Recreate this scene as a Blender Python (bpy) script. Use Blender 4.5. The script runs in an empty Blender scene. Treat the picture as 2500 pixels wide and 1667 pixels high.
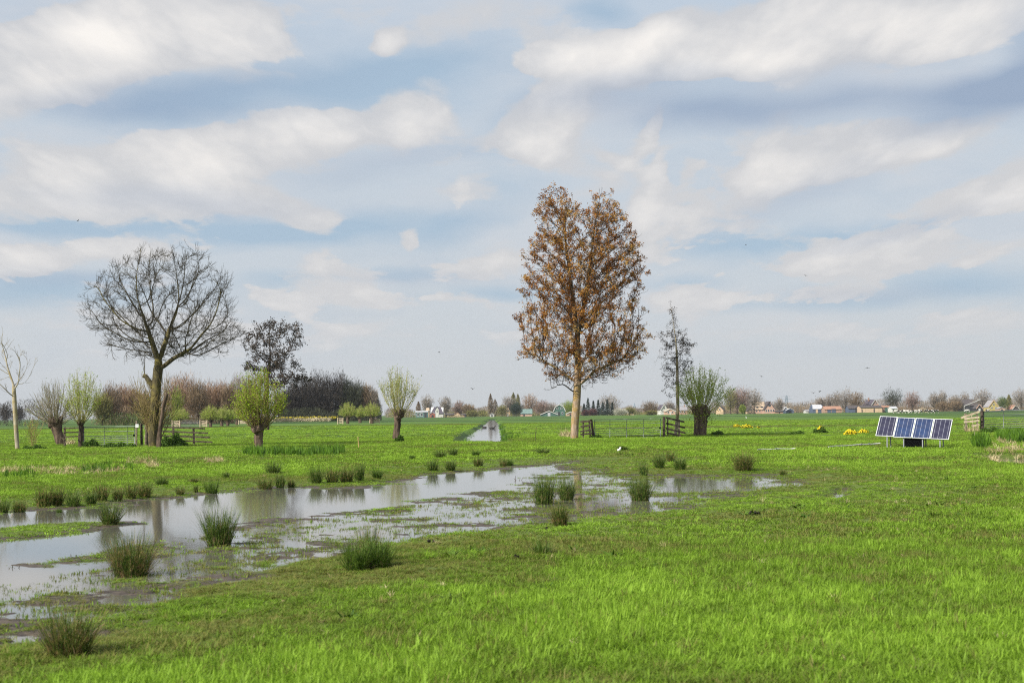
import bpy, math, random
import numpy as np
from mathutils import Vector, Matrix, Euler

# ------------------------------------------------------------------ scene, camera
scene = bpy.context.scene
COL = scene.collection
R = math.radians
rng = np.random.default_rng(7)
random.seed(7)

CAM_H = 1.75
HAZE = 0.00007
EXPO = 0.5
F = 3472.0                       # focal length in photo pixels (50 mm on 36 mm, 2500 px)
PITCH = math.atan(176.5 / F)
ROLL = R(0.66)
_f = np.array([0, math.cos(PITCH), math.sin(PITCH)])
_r0 = np.array([1.0, 0, 0]); _u0 = np.array([0, -math.sin(PITCH), math.cos(PITCH)])
_r = _r0 * math.cos(ROLL) - _u0 * math.sin(ROLL)
_u = _u0 * math.cos(ROLL) + _r0 * math.sin(ROLL)

def ray(x, y):
    return _f + _r * ((x - 1250) / F) + _u * (-(y - 833.5) / F)
def P(x, y, D):
    """world point seen at photo pixel (x, y) at depth D along +Y"""
    d = ray(x, y); k = D / d[1]
    return np.array([0, 0, CAM_H]) + d * k
def G(x, y, z=0.0):
    """ground point under photo pixel"""
    d = ray(x, y); k = (z - CAM_H) / d[2]
    return np.array([0, 0, CAM_H]) + d * k
def X_at(x, D):
    return P(x, 1010, D)[0]

cam_d = bpy.data.cameras.new("camera")
cam = bpy.data.objects.new("camera", cam_d)
COL.objects.link(cam)
cam.matrix_world = Matrix(((_r[0], _u[0], -_f[0], 0), (_r[1], _u[1], -_f[1], 0), (_r[2], _u[2], -_f[2], CAM_H), (0, 0, 0, 1)))
cam_d.sensor_width = 36; cam_d.lens = 50
cam_d.clip_start = 0.1; cam_d.clip_end = 30000
cam_d.dof.use_dof = True
cam_d.dof.focus_distance = 60
cam_d.dof.aperture_fstop = 3.6
scene.camera = cam
scene.cycles.use_denoising = False
scene.cycles.filter_width = 1.15
scene.cycles.adaptive_threshold = .005

vs = scene.view_settings
vs.view_transform = 'Standard'; vs.look = 'None'; vs.exposure = EXPO; vs.gamma = 1

SUN_EL, SUN_AZ = R(40), R(-128)      # azimuth from +Y towards +X: behind the camera, to the left
sun_dir = np.array([math.sin(SUN_AZ) * math.cos(SUN_EL), math.cos(SUN_AZ) * math.cos(SUN_EL), math.sin(SUN_EL)])
sd_ = bpy.data.lights.new("sun", 'SUN'); sd_.energy = 5.0; sd_.angle = R(0.6); sd_.color = (1, .95, .86)
so = bpy.data.objects.new("sun", sd_); COL.objects.link(so)
so.rotation_euler = Vector(-sun_dir).to_track_quat('-Z', 'Y').to_euler()

# ------------------------------------------------------------------ node helpers
class NT:
    def __init__(s, tree): s.t = tree; s.n = tree.nodes; s.l = tree.links
    def new(s, typ, **kw):
        n = s.n.new(typ)
        for k, v in kw.items(): setattr(n, k, v)
        return n
    def put(s, sock, v):
        if hasattr(v, 'is_output') or isinstance(v, bpy.types.NodeSocket): s.l.new(v, sock)
        elif v is not None: sock.default_value = v
    def math(s, op, a, b=None, c=None, clamp=False):
        n = s.new('ShaderNodeMath', operation=op, use_clamp=clamp)
        s.put(n.inputs[0], a)
        if b is not None: s.put(n.inputs[1], b)
        if c is not None: s.put(n.inputs[2], c)
        return n.outputs[0]
    def vmath(s, op, a, b=None, scale=None):
        n = s.new('ShaderNodeVectorMath', operation=op)
        s.put(n.inputs[0], a)
        if b is not None: s.put(n.inputs[1], b)
        if scale is not None: s.put(n.inputs[3], scale)
        return n.outputs[1] if op in ('LENGTH', 'DOT_PRODUCT', 'DISTANCE') else n.outputs[0]
    def noise(s, vec, scale, detail=4, rough=.5, dist=0.0, col=False, dim='3D'):
        n = s.new('ShaderNodeTexNoise', noise_dimensions=dim)
        s.put(n.inputs['Vector'], vec); s.put(n.inputs['Scale'], scale)
        n.inputs['Detail'].default_value = detail; n.inputs['Roughness'].default_value = rough
        n.inputs['Distortion'].default_value = dist
        return n.outputs[1] if col else n.outputs[0]
    def ramp(s, v, a, b, lo=0.0, hi=1.0, smooth=True):
        n = s.new('ShaderNodeMapRange', interpolation_type='SMOOTHSTEP' if smooth else 'LINEAR')
        s.put(n.inputs[0], v); s.put(n.inputs[1], a); s.put(n.inputs[2], b); s.put(n.inputs[3], lo); s.put(n.inputs[4], hi)
        return n.outputs[0]
    def mix(s, f, a, b, mode='MIX'):
        n = s.new('ShaderNodeMix', data_type='RGBA', blend_type=mode)
        s.put(n.inputs[0], f)
        for sock, v in ((n.inputs[6], a), (n.inputs[7], b)):
            if isinstance(v, (tuple, list)): v = (*v[:3], 1)
            s.put(sock, v)
        return n.outputs[2]
    def mapping(s, vec, loc=(0, 0, 0), rot=(0, 0, 0), scale=(1, 1, 1), typ='POINT'):
        n = s.new('ShaderNodeMapping', vector_type=typ)
        s.put(n.inputs[0], vec); n.inputs[1].default_value = loc; n.inputs[2].default_value = rot; n.inputs[3].default_value = scale
        return n.outputs[0]

def lin(r, g, b):
    f = lambda c: c / 12.92 if c <= .04045 else ((c + .055) / 1.055) ** 2.4
    return (f(r / 255), f(g / 255), f(b / 255))

# ------------------------------------------------------------------ sky: Nishita sky behind layered clouds
world = bpy.data.worlds.new("World"); scene.world = world
world.use_nodes = True
world.cycles.sampling_method = 'MANUAL'; world.cycles.sample_map_resolution = 256
W = NT(world.node_tree); W.n.clear()
SKY = 0.1
sky = W.new('ShaderNodeTexSky', sky_type='NISHITA')
sky.sun_disc = False; sky.sun_elevation = SUN_EL; sky.sun_rotation = SUN_AZ
sky.air_density = 1.0; sky.dust_density = 1.5; sky.ozone_density = 1.5
tc = W.new('ShaderNodeTexCoord')
sx = W.new('ShaderNodeSeparateXYZ'); W.l.new(tc.outputs['Generated'], sx.inputs[0])
K = F / 1000
az = W.math('MULTIPLY', W.math('ARCTAN2', sx.outputs[0], sx.outputs[1]), K)
el = W.math('MULTIPLY', W.math('ARCSINE', sx.outputs[2]), K)
cb = W.new('ShaderNodeCombineXYZ'); W.l.new(az, cb.inputs[0]); W.l.new(el, cb.inputs[1])
q0 = cb.outputs[0]
def warp(q, scale, amp, aniso=(1, 2.0, 1), off=(0, 0, 0), detail=3):
    c = W.noise(W.mapping(q, loc=off, scale=aniso), scale, detail, .55, col=True)
    d = W.vmath('MULTIPLY', W.vmath('SUBTRACT', c, (.5, .5, .5)), (amp, amp * .55, 0))
    return W.vmath('ADD', q, d)
inv = W.math('DIVIDE', 1.0, W.math('ADD', W.math('MAXIMUM', el, 0.0), .38))      # cloud layer seen in perspective: smaller and flatter towards the horizon
cp = W.new('ShaderNodeCombineXYZ'); W.put(cp.inputs[0], W.math('MULTIPLY', az, inv)); W.put(cp.inputs[1], W.math('MULTIPLY', inv, -1.5))
q1 = warp(q0, 2.2, .16)
q2 = warp(q1, 6.0, .075, off=(3, 1, 0), detail=4)
qp = warp(cp.outputs[0], 5.0, .10, aniso=(1, 1, 1), off=(4, 2, 0), detail=4)
def blobs(lst, q, gs=1.0):
    acc = None
    for i, (cx, cy, rx, ry, rot, w) in enumerate(lst):
        if i and i % 14 == 0:                      # keeps the node evaluation in batches
            n = W.new('ShaderNodeVectorMath', operation='MULTIPLY_ADD'); W.put(n.inputs[0], acc); n.inputs[1].default_value = (1e-7, 1e-7, 0); W.put(n.inputs[2], q); q = n.outputs[0]
        d = ray(cx, cy); d = d / np.linalg.norm(d)
        u, v = math.atan2(d[0], d[1]) * K, math.asin(d[2]) * K
        m = W.mapping(q, (u, v, 0), (0, 0, R(rot)), (rx * gs / 1000, ry * gs / 1000, 1), 'TEXTURE')
        g = W.ramp(W.vmath('LENGTH', m), 1.45, 0.0, 0.0, w)
        acc = g if acc is None else W.math('ADD', acc, g)
    return acc
# (cx, cy, rx, ry, tilt degrees anticlockwise, weight)
BLUE = [(560, 225, 420, 62, 8, 1), (1000, 190, 260, 95, 10, 1.), (250, 545, 520, 40, 0, 1.1), (780, 562, 300, 42, 4, 1.1), (1790, 598, 190, 42, 2, 1.),
        (2060, 570, 200, 34, 6, .8), (2380, 700, 230, 50, -4, .8), (120, 715, 300, 50, 0, 1), (700, 690, 120, 28, 0, .8), (1300, 300, 160, 80, 20, .5),
        (1240, 720, 170, 26, 0, .8), (1460, 30, 90, 40, 0, .9), (950, 670, 150, 22, 0, .6), (1650, 690, 120, 22, 0, .7), (1100, 560, 170, 36, 10, .7),
        (2250, 600, 130, 22, 0, .8), (2080, 740, 150, 24, 0, .6), (1230, 480, 130, 50, 0, .5), (1850, 760, 200, 22, 0, .4), (60, 480, 100, 60, 0, .3)]
DARK = [(2030, 250, 480, 42, 3, .75), (2420, 235, 240, 70, 12, 1.0), (2480, 130, 60, 120, 0, .5), (1650, 260, 250, 36, 0, .45), (430, 262, 300, 26, 0, .25),
        (1900, 205, 300, 40, 6, .3), (330, 225, 330, 44, 8, .42), (450, 490, 380, 40, -2, .36), (1480, 225, 280, 44, 8, .5), (950, 390, 250, 50, 12, .3), (1950, 470, 260, 44, 20, .3), (620, 215, 300, 50, 10, .3), (2200, 560, 260, 26, 12, .25), (2150, 715, 260, 24, 0, .25), (200, 690, 260, 24, 0, .25), (1000, 680, 300, 22, 0, .2)]
WHITE = [(170, 130, 330, 110, 10, 1.0), (480, 60, 420, 85, 8, .8), (60, 220, 200, 50, 15, .6), (450, 420, 400, 110, 10, .85), (850, 300, 260, 62, 14, .95), (620, 500, 300, 42, -6, .6),
         (740, 520, 90, 40, -30, .7), (200, 480, 250, 50, 0, .4), (1900, 80, 520, 105, 6, 1.25), (1480, 150, 250, 55, 28, 1.0), (1330, 160, 110, 32, 8, .8), (2330, 40, 260, 80, 10, .9),
         (1700, 170, 330, 40, 5, .6), (965, 105, 38, 30, 0, .95), (1575, 320, 85, 26, 48, .85), (1585, 440, 45, 95, -12, .8), (1545, 540, 90, 70, 20, .5), (1500, 380, 60, 20, -30, .5),
         (230, 615, 300, 42, 6, .7), (70, 655, 130, 52, 0, .9), (790, 630, 110, 48, 25, .6), (985, 590, 40, 30, 40, .7), (1150, 640, 300, 38, 3, .7), (920, 735, 260, 34, 0, .5),
         (1150, 745, 130, 26, -10, .6), (2080, 620, 230, 62, 6, .75), (2440, 490, 150, 75, 15, .85), (1900, 650, 160, 44, 0, .5), (2250, 520, 260, 70, 20, .45), (2150, 690, 200, 35, 10, .5),
         (1950, 400, 330, 70, 12, .42), (1330, 330, 190, 80, 6, .42), (2300, 340, 230, 60, 8, .25), (1700, 700, 140, 30, 20, .45), (620, 800, 500, 40, 0, .15), (1080, 390, 60, 30, 30, .4),
         (1680, 420, 60, 40, 60, .4), (2000, 830, 500, 50, 0, .35), (380, 690, 260, 30, 5, .4),
         (1240, 330, 170, 70, 5, .55), (1400, 400, 160, 60, -20, .45), (1900, 330, 330, 60, 0, .4), (1850, 450, 230, 90, 40, .5), (2150, 360, 300, 70, 10, .4), (1150, 470, 220, 70, 30, .35), (60, 400, 160, 120, 20, .5),
         (1650, 520, 160, 90, 60, .45), (1550, 620, 200, 50, 5, .45), (1750, 740, 330, 40, 5, .5), (2300, 620, 220, 40, 4, .55), (2330, 790, 300, 36, 0, .45), (640, 720, 200, 40, 10, .45), (300, 790, 400, 40, 4, .4),
         (900, 820, 400, 36, 0, .4), (1400, 830, 300, 30, 0, .35), (1000, 300, 110, 60, 10, .5), (560, 330, 200, 60, 18, .6), (330, 350, 200, 60, 20, .5), (1100, 60, 220, 70, 0, .35), (700, 130, 260, 60, 12, .4), (1330, 60, 110, 90, 40, .35)]
n_big = W.noise(W.mapping(q1, scale=(1, 2.4, 1)), 1.6, 5, .55)
n_fine = W.noise(W.mapping(qp, scale=(1, 1.0, 1), loc=(5, 2, 0)), 4.6, 8, .58)
n_mid = W.noise(W.mapping(q2, scale=(1, 3.0, 1), loc=(9, 4, 0)), 3.0, 6, .58)
n_low = W.noise(W.mapping(q2, scale=(1, 2.9, 1), loc=(2, 7, 0)), 3.0, 6, .58)
vor = W.new('ShaderNodeTexVoronoi', voronoi_dimensions='2D', feature='SMOOTH_F1'); W.put(vor.inputs['Vector'], qp); vor.inputs['Scale'].default_value = 5.0
vor.inputs['Detail'].default_value = 4.0; vor.inputs['Roughness'].default_value = .55; vor.inputs['Smoothness'].default_value = .6; vor.normalize = True
n_puff = W.math('SUBTRACT', .665, vor.outputs['Distance'])   # flat banks far off
up = W.ramp(el, .03, .27)                      # less structure towards the hazy horizon
mB = W.math('MULTIPLY', W.math('ADD', blobs(BLUE, q2), W.math('MULTIPLY', W.math('SUBTRACT', n_mid, .5), 1.0)), up, clamp=True)
far_ = W.ramp(el, .75, .3)
texW = W.math('ADD', W.math('MULTIPLY', W.math('SUBTRACT', n_fine, .5), 1.15), W.math('MULTIPLY', W.math('SUBTRACT', n_big, .5), .7))
texW = W.math('ADD', texW, W.math('MULTIPLY', W.math('MULTIPLY', W.math('SUBTRACT', n_low, .48), 2.3), far_))
texW = W.math('ADD', texW, W.math('MULTIPLY', W.math('SUBTRACT', n_puff, .5), .8))
covW = W.math('ADD', blobs(WHITE, q2, 1.02), texW)
edge = W.ramp(n_mid, .42, .58, .02, .36)          # some edges crisp, some soft
mW = W.math('MULTIPLY', W.ramp(covW, edge, .50), up)
mD = W.math('ADD', blobs(DARK, q1), W.math('MULTIPLY', W.math('SUBTRACT', n_mid, .5), .35), clamp=True)
def C(r, g, b): return tuple(c / SKY / 2 ** EXPO for c in lin(r, g, b))
veil0 = W.mix(W.ramp(el, 0.0, .5), C(204, 208, 212), C(200, 209, 218))
veil0 = W.mix(W.ramp(el, .45, 1.2), veil0, C(193, 207, 222))
lav = W.ramp(n_big, .4, .65)
veil = W.mix(W.math('MULTIPLY', W.math('MULTIPLY', lav, up), .5), veil0, C(211, 213, 218))
c = W.mix(.94, sky.outputs[0], veil)
c = W.mix(W.math('MULTIPLY', mB, .9), c, W.mix(.88, sky.outputs[0], C(165, 189, 210)))
lit = W.math('ADD', W.math('ADD', covW, W.math('MULTIPLY', W.math('SUBTRACT', n_fine, .5), 1.2)), W.math('MULTIPLY', W.math('SUBTRACT', n_mid, .5), .9))
lit = W.math('ADD', lit, W.math('MULTIPLY', W.math('SUBTRACT', n_puff, .5), 1.7))
wcol = W.mix(W.ramp(lit, .22, 1.62, smooth=False), C(207, 208, 211), C(255, 250, 244))
wcol = W.mix(W.math('MULTIPLY', W.ramp(el, .95, .15), .55), wcol, C(214, 213, 213))
c = W.mix(W.math('MULTIPLY', mW, .92), c, wcol)
c = W.mix(W.math('MULTIPLY', mD, .85), c, C(146, 166, 193))
bg = W.new('ShaderNodeBackground'); W.l.new(c, bg.inputs[0]); bg.inputs[1].default_value = SKY
# the rest of the sky: the same veil with broad clouds
n_all = W.noise(W.mapping(q0, scale=(1, 2.0, 1)), 1.3, 3, .55)
c2 = W.mix(.85, sky.outputs[0], W.mix(W.ramp(n_all, .38, .66), veil0, C(226, 223, 224)))
c2 = W.mix(W.ramp(el, 0.0, -.05), c2, C(95, 110, 70))
bg2 = W.new('ShaderNodeBackground'); W.l.new(c2, bg2.inputs[0]); bg2.inputs[1].default_value = SKY
front = W.math('MULTIPLY', W.ramp(W.math('ABSOLUTE', az), 1.9, 1.55), W.math('MULTIPLY', W.ramp(el, 1.75, 1.3), W.ramp(el, -.06, -.01)))
ms = W.new('ShaderNodeMixShader'); W.l.new(front, ms.inputs[0]); W.l.new(bg2.outputs[0], ms.inputs[1]); W.l.new(bg.outputs[0], ms.inputs[2])
wo = W.new('ShaderNodeOutputWorld'); W.l.new(ms.outputs[0], wo.inputs[0])
# ------------------------------------------------------------------ object helpers
def link(o): COL.objects.link(o); return o
def tag(o, label=None, cat=None, group=None, kind=None):
    if label: o['label'] = label
    if cat: o['category'] = cat
    if group: o['group'] = group
    if kind: o['kind'] = kind
    return o
def mesh_np(name, V, faces_list, mat, parent=None, smooth=False, mats=None, midx=None, scene_link=True):
    """V (n,3); faces_list = list of index arrays (m,k) with their own k"""
    me = bpy.data.meshes.new(name)
    V = np.asarray(V, dtype=np.float32)
    faces_list = [np.asarray(f, dtype=np.int32) for f in faces_list if len(f)]
    loops = np.concatenate([f.ravel() for f in faces_list]) if faces_list else np.zeros(0, np.int32)
    tot = np.concatenate([np.full(len(f), f.shape[1], np.int32) for f in faces_list]) if faces_list else np.zeros(0, np.int32)
    start = np.concatenate(([0], np.cumsum(tot)[:-1])).astype(np.int32) if len(tot) else np.zeros(0, np.int32)
    me.vertices.add(len(V)); me.vertices.foreach_set('co', V.ravel())
    me.loops.add(len(loops)); me.loops.foreach_set('vertex_index', loops)
    me.polygons.add(len(tot)); me.polygons.foreach_set('loop_start', start); me.polygons.foreach_set('loop_total', tot)
    for m in (mats or [mat]): me.materials.append(m)
    if midx is not None: me.polygons.foreach_set('material_index', np.asarray(midx, np.int32))
    me.polygons.foreach_set('use_smooth', np.full(len(tot), bool(smooth)))
    me.update(calc_edges=True)
    o = bpy.data.objects.new(name, me)
    if scene_link: COL.objects.link(o)
    if parent is not None: o.parent = parent
    return o
def empty(name, loc, rz=0.0):
    o = bpy.data.objects.new(name, None); o.empty_display_size = .2
    o.location = loc; o.rotation_euler = (0, 0, rz); COL.objects.link(o); return o
def copy_tree(o, parent=None):
    c = o.copy(); COL.objects.link(c)
    if parent is not None: c.parent = parent
    for ch in list(o.children): copy_tree(ch, c)
    return c

class MB:
    """collects boxes, beams and tubes into one mesh"""
    def __init__(s): s.V = []; s.F = {}; s.n = 0
    def add(s, V, faces):
        V = np.asarray(V, float)
        for f in faces: s.F.setdefault(len(f), []).append([i + s.n for i in f])
        s.V.append(V); s.n += len(V)
    def box(s, c, size, rz=0.0, bev=0.0, rot=None):
        x, y, z = np.asarray(size, float) / 2
        pts = np.array([(sx * x, sy * y, sz * z) for sz in (-1, 1) for sx, sy in ((-1, -1), (1, -1), (1, 1), (-1, 1))])
        M = np.array(rot) if rot is not None else np.array([[math.cos(rz), -math.sin(rz), 0], [math.sin(rz), math.cos(rz), 0], [0, 0, 1]])
        s.add(pts @ M.T + np.asarray(c, float), [(3, 2, 1, 0), (4, 5, 6, 7), (0, 1, 5, 4), (1, 2, 6, 5), (2, 3, 7, 6), (3, 0, 4, 7)])
    def beam(s, a, b, w, h, up=(0, 0, 1)):
        """a board from a to b, h tall (along up) and w thick"""
        a = np.asarray(a, float); b = np.asarray(b, float); d = b - a; L = np.linalg.norm(d); d = d / L
        sd = np.cross(d, up); sd /= np.linalg.norm(sd); u = np.cross(sd, d)
        s.box((a + b) / 2, (L, w, h), rot=np.stack([d, sd, u], 1))
    def tube(s, pts, rad, n=6, cap=True):
        pts = np.asarray(pts, float); k = len(pts); rad = np.broadcast_to(np.asarray(rad, float), (k,))
        V, F = tubes_batch(pts[None], rad[None], n)
        fs = [tuple(f) for f in F]
        if cap: fs += [tuple(range(n))[::-1], tuple(range((k - 1) * n, k * n))]
        s.add(V, fs)
    def prism(s, poly, y0, y1):
        """polygon in (x,z), extruded along y"""
        n = len(poly); V = [(p[0], y0, p[1]) for p in poly] + [(p[0], y1, p[1]) for p in poly]
        s.add(V, [tuple(range(n)), tuple(range(n, 2 * n))[::-1]] + [((i + 1) % n, i, i + n, (i + 1) % n + n) for i in range(n)])
    def build(s, name, mat, parent=None, smooth=False, M=None):
        V = np.concatenate(s.V)
        if M is not None: V = V @ np.asarray(M).T
        return mesh_np(name, V, [np.array(f) for f in s.F.values()], mat, parent, smooth)

def tubes_batch(Pn, Rn, sides):
    """Pn (n,k,3), Rn (n,k) -> verts, quads"""
    Pn = np.asarray(Pn, float); Rn = np.asarray(Rn, float)
    n, k, _ = Pn.shape
    T = np.empty_like(Pn); T[:, 1:-1] = Pn[:, 2:] - Pn[:, :-2]; T[:, 0] = Pn[:, 1] - Pn[:, 0]; T[:, -1] = Pn[:, -1] - Pn[:, -2]
    T /= np.linalg.norm(T, axis=2, keepdims=True) + 1e-9
    ref = np.where(np.abs(T[:, :, 2:3]) < .85, np.array([0, 0, 1.0]), np.array([0.0, 1.0, 0]))
    ref = np.broadcast_to(np.where(np.abs(T[:, :1, 2:3]) < .85, np.array([0, 0, 1.0]), np.array([0.35, 1.0, 0])), T.shape)
    U = np.cross(T, ref); U /= np.linalg.norm(U, axis=2, keepdims=True) + 1e-9
    Wv = np.cross(T, U)
    a = np.arange(sides) * 2 * math.pi / sides
    V = Pn[:, :, None, :] + Rn[:, :, None, None] * (np.cos(a)[None, None, :, None] * U[:, :, None, :] + np.sin(a)[None, None, :, None] * Wv[:, :, None, :])
    base = (np.arange(n) * k * sides)[:, None, None] + (np.arange(k - 1) * sides)[None, :, None]
    j = np.arange(sides); j2 = (j + 1) % sides
    F = np.stack([base + j2, base + j, base + sides + j, base + sides + j2], -1).reshape(-1, 4)
    return V.reshape(-1, 3), F
class Geo:
    def __init__(s): s.V = []; s.F3 = []; s.F4 = []; s.n = 0
    def add(s, V, F):
        if len(V) == 0: return
        F = np.asarray(F); (s.F3 if F.shape[1] == 3 else s.F4).append(F + s.n); s.V.append(np.asarray(V)); s.n += len(V)
    def build(s, name, mat, parent=None, smooth=True, off=(0, 0, 0), scene_link=True):
        return mesh_np(name, np.concatenate(s.V) - np.asarray(off), [np.concatenate(f) for f in (s.F3, s.F4) if f], mat, parent, smooth, scene_link=scene_link)

# ------------------------------------------------------------------ numpy noise
_perm = np.random.default_rng(3).permutation(4096).astype(np.int64)
_val = np.random.default_rng(4).random(4096)
def vnoise(x, y, seed=0):
    xi = np.floor(x).astype(np.int64); yi = np.floor(y).astype(np.int64); fx = x - xi; fy = y - yi
    fx = fx * fx * (3 - 2 * fx); fy = fy * fy * (3 - 2 * fy)
    def h(a, b): return _val[_perm[(_perm[(a + seed * 57) & 4095] + b) & 4095]]
    return (h(xi, yi) * (1 - fx) + h(xi + 1, yi) * fx) * (1 - fy) + (h(xi, yi + 1) * (1 - fx) + h(xi + 1, yi + 1) * fx) * fy
def fbm(x, y, sc, octv=4, seed=0, gain=.5):
    t = 0; a = 1; tot = 0
    for i in range(octv):
        t = t + a * vnoise(x * sc + i * 17.3, y * sc - i * 9.1, seed + i); tot += a; a *= gain; sc *= 2.03
    return t / tot
def sdist(x, y, poly):
    """signed distance to polygon (negative inside)"""
    d = np.full(x.shape, 1e9); ins = np.zeros(x.shape, bool); n = len(poly)
    for i in range(n):
        ax, ay = poly[i]; bx, by = poly[(i + 1) % n]
        ex, ey = bx - ax, by - ay
        t = np.clip(((x - ax) * ex + (y - ay) * ey) / (ex * ex + ey * ey + 1e-12), 0, 1)
        d = np.minimum(d, (x - ax - t * ex) ** 2 + (y - ay - t * ey) ** 2)
        with np.errstate(divide='ignore', invalid='ignore'):
            c = ((ay > y) != (by > y)) & (x < ex * (y - ay) / (by - ay + 1e-12) + ax)
        ins ^= c
    d = np.sqrt(d); return np.where(ins, -d, d)
def gpoly(pts, z=-.05): return [tuple(G(x, y, z)[:2]) for x, y in pts]

# ------------------------------------------------------------------ terrain
WL = -.05                                    # water level in the flooded patch
OPEN = gpoly([(-400, 1300), (0, 1254), (110, 1244), (220, 1238), (330, 1224), (430, 1210), (520, 1203), (600, 1196), (700, 1188), (780, 1192), (900, 1190), (960, 1181), (1010, 1170),
              (1070, 1158), (1140, 1152), (1220, 1145), (1290, 1140), (1335, 1133), (1400, 1127), (1405, 1130), (1345, 1141), (1400, 1146), (1350, 1152), (1300, 1172), (1230, 1192), (1150, 1206),
              (1060, 1222), (960, 1238), (860, 1250), (760, 1262), (650, 1268), (600, 1278), (520, 1298), (440, 1312), (350, 1330), (280, 1340), (250, 1362), (180, 1382), (100, 1398), (0, 1414), (-400, 1470)])
OPEN2 = gpoly([(1560, 1172), (1640, 1164), (1720, 1166), (1790, 1170), (1850, 1163), (1895, 1172), (1925, 1178), (1880, 1190), (1800, 1205), (1740, 1200), (1640, 1204), (1540, 1212), (1470, 1205), (1500, 1185)])
ISLE = gpoly([(-300, 1300), (0, 1298), (80, 1284), (190, 1278), (300, 1274), (310, 1280), (200, 1292), (130, 1306), (0, 1318), (-300, 1330)])
SHAL = gpoly([(-300, 1600), (-300, 1440), (0, 1400), (120, 1380), (260, 1350), (300, 1330), (520, 1290), (640, 1262), (900, 1240), (1100, 1205), (1250, 1175), (1340, 1150), (1440, 1145), (1500, 1160), (1640, 1160),
              (1760, 1162), (1860, 1158), (1950, 1174), (1880, 1200), (1780, 1222), (1640, 1246), (1480, 1262), (1300, 1285), (1120, 1305), (960, 1318), (820, 1345), (700, 1372), (600, 1420), (420, 1440),
              (280, 1480), (240, 1530), (80, 1560)])
WET2 = gpoly([(2022, 1215), (2045, 1203), (2068, 1192), (2060, 1205), (2035, 1220)], -.02)
DL = -.40                                    # ditch water level
_n1, _n2 = G(1114, 1080), G(1226, 1080)
DITCH = [(_n1[0], _n1[1] + 1.3), *(tuple(p[:2]) for p in (G(1138, 1067, DL), G(1158, 1054, DL), G(1176, 1043, DL), G(1186, 1034, DL), G(1196, 1025, DL), G(1207, 1025, DL),
                               G(1216, 1034, DL), G(1218, 1044, DL), G(1222, 1062, DL))), (_n2[0], _n2[1] + 1.3)]
CREEK = [tuple(p[:2]) for p in (G(560, 1122, -.25), G(640, 1119, -.25), G(740, 1117, -.25), G(850, 1116, -.25), G(850, 1114, -.25), G(740, 1113.5, -.25), G(600, 1114, -.25))]
POOL = [tuple(p[:2]) for p in (G(2412, 1122, -.2), G(2450, 1121, -.2), G(2600, 1119, -.2), G(2600, 1153, -.2), G(2480, 1148, -.2), G(2440, 1138, -.2))]

def height(x, y):
    x = np.asarray(x, float); y = np.asarray(y, float)
    r = np.hypot(x, y)
    z = (fbm(x, y, .35, 4, 1) - .5) * .10 + (fbm(x, y, 2.3, 3, 5) - .5) * .05 * np.clip(1.6 - r / 60, 0, 1) + (fbm(x, y, .06, 2, 9) - .5) * .16
    z = z * np.clip(r / 7, .3, 1)
    near = (y > 8) & (y < 75) & (np.abs(x) < 45)
    wet = np.full(x.shape, 9.0)
    if near.any():
        xs, ys = x[near], y[near]
        w1 = (fbm(xs, ys, .5, 4, 21) - .5) * 3.0; w2 = (fbm(xs, ys, 1.7, 4, 31, .65) - .5)
        sO = np.minimum(sdist(xs, ys, OPEN), sdist(xs, ys, OPEN2) + .25) + w1 * .45 + w2 * 1.2
        sI = sdist(xs, ys, ISLE) + w2 * .8
        sO = np.maximum(sO, np.where(sI < .35, .35 - sI, -9))
        sS = sdist(xs, ys, SHAL) + w1 * .4
        sW = sdist(xs, ys, WET2) + w2 * .3
        zo = WL + np.clip(sO * .045, -.12, .5)
        fine = (fbm(xs, ys, 1.3, 5, 41, .7) - .5)
        zs = WL - .018 + .006 * np.clip((xs - 1) / 4, 0, 1) + fine * .115 + np.clip(sS * .05, 0, .5) + np.clip(sS + 2.5, 0, 3) * .006
        zs2 = np.clip(zs, WL - .05, None)
        zz = z[near] * .5 + .045
        zn = np.minimum(zz, np.minimum(zs2 + np.clip(sS, 0, 9) * .02, np.where(sO < 3, zo + np.clip(fine * .06, -.02, .03), 9)))
        zn = np.minimum(zn, WL - .012 + np.clip(sW * .3, 0, 1))
        z[near] = zn
        wet[near] = np.minimum(np.minimum(sO, sS), sW)
    for poly, lvl, dep, sl, bb in ((DITCH, DL, .5, .55, 1.2), (CREEK, -.25, .3, .5, 1.0), (POOL, -.2, .3, .35, .8)):
        px = [p[0] for p in poly]; py = [p[1] for p in poly]
        m = (x > min(px) - 4) & (x < max(px) + 4) & (y > min(py) - 4) & (y < max(py) + 4)
        if m.any():
            s_ = sdist(x[m], y[m], poly) + (fbm(x[m], y[m], .4, 3, 51) - .5) * .7
            z[m] = np.minimum(z[m], lvl + np.clip(s_ * sl, -dep, 2))
    return z, wet
def hz(x, y): return float(height(np.array([x]), np.array([y]))[0][0])
def ground_pt(x, y):
    """ground position under photo pixel, resting on the terrain"""
    g = G(x, y); z = hz(g[0], g[1])
    for _ in range(4):
        g = G(x, y, z); z = hz(g[0], g[1])
    return np.array([g[0], g[1], z])

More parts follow.
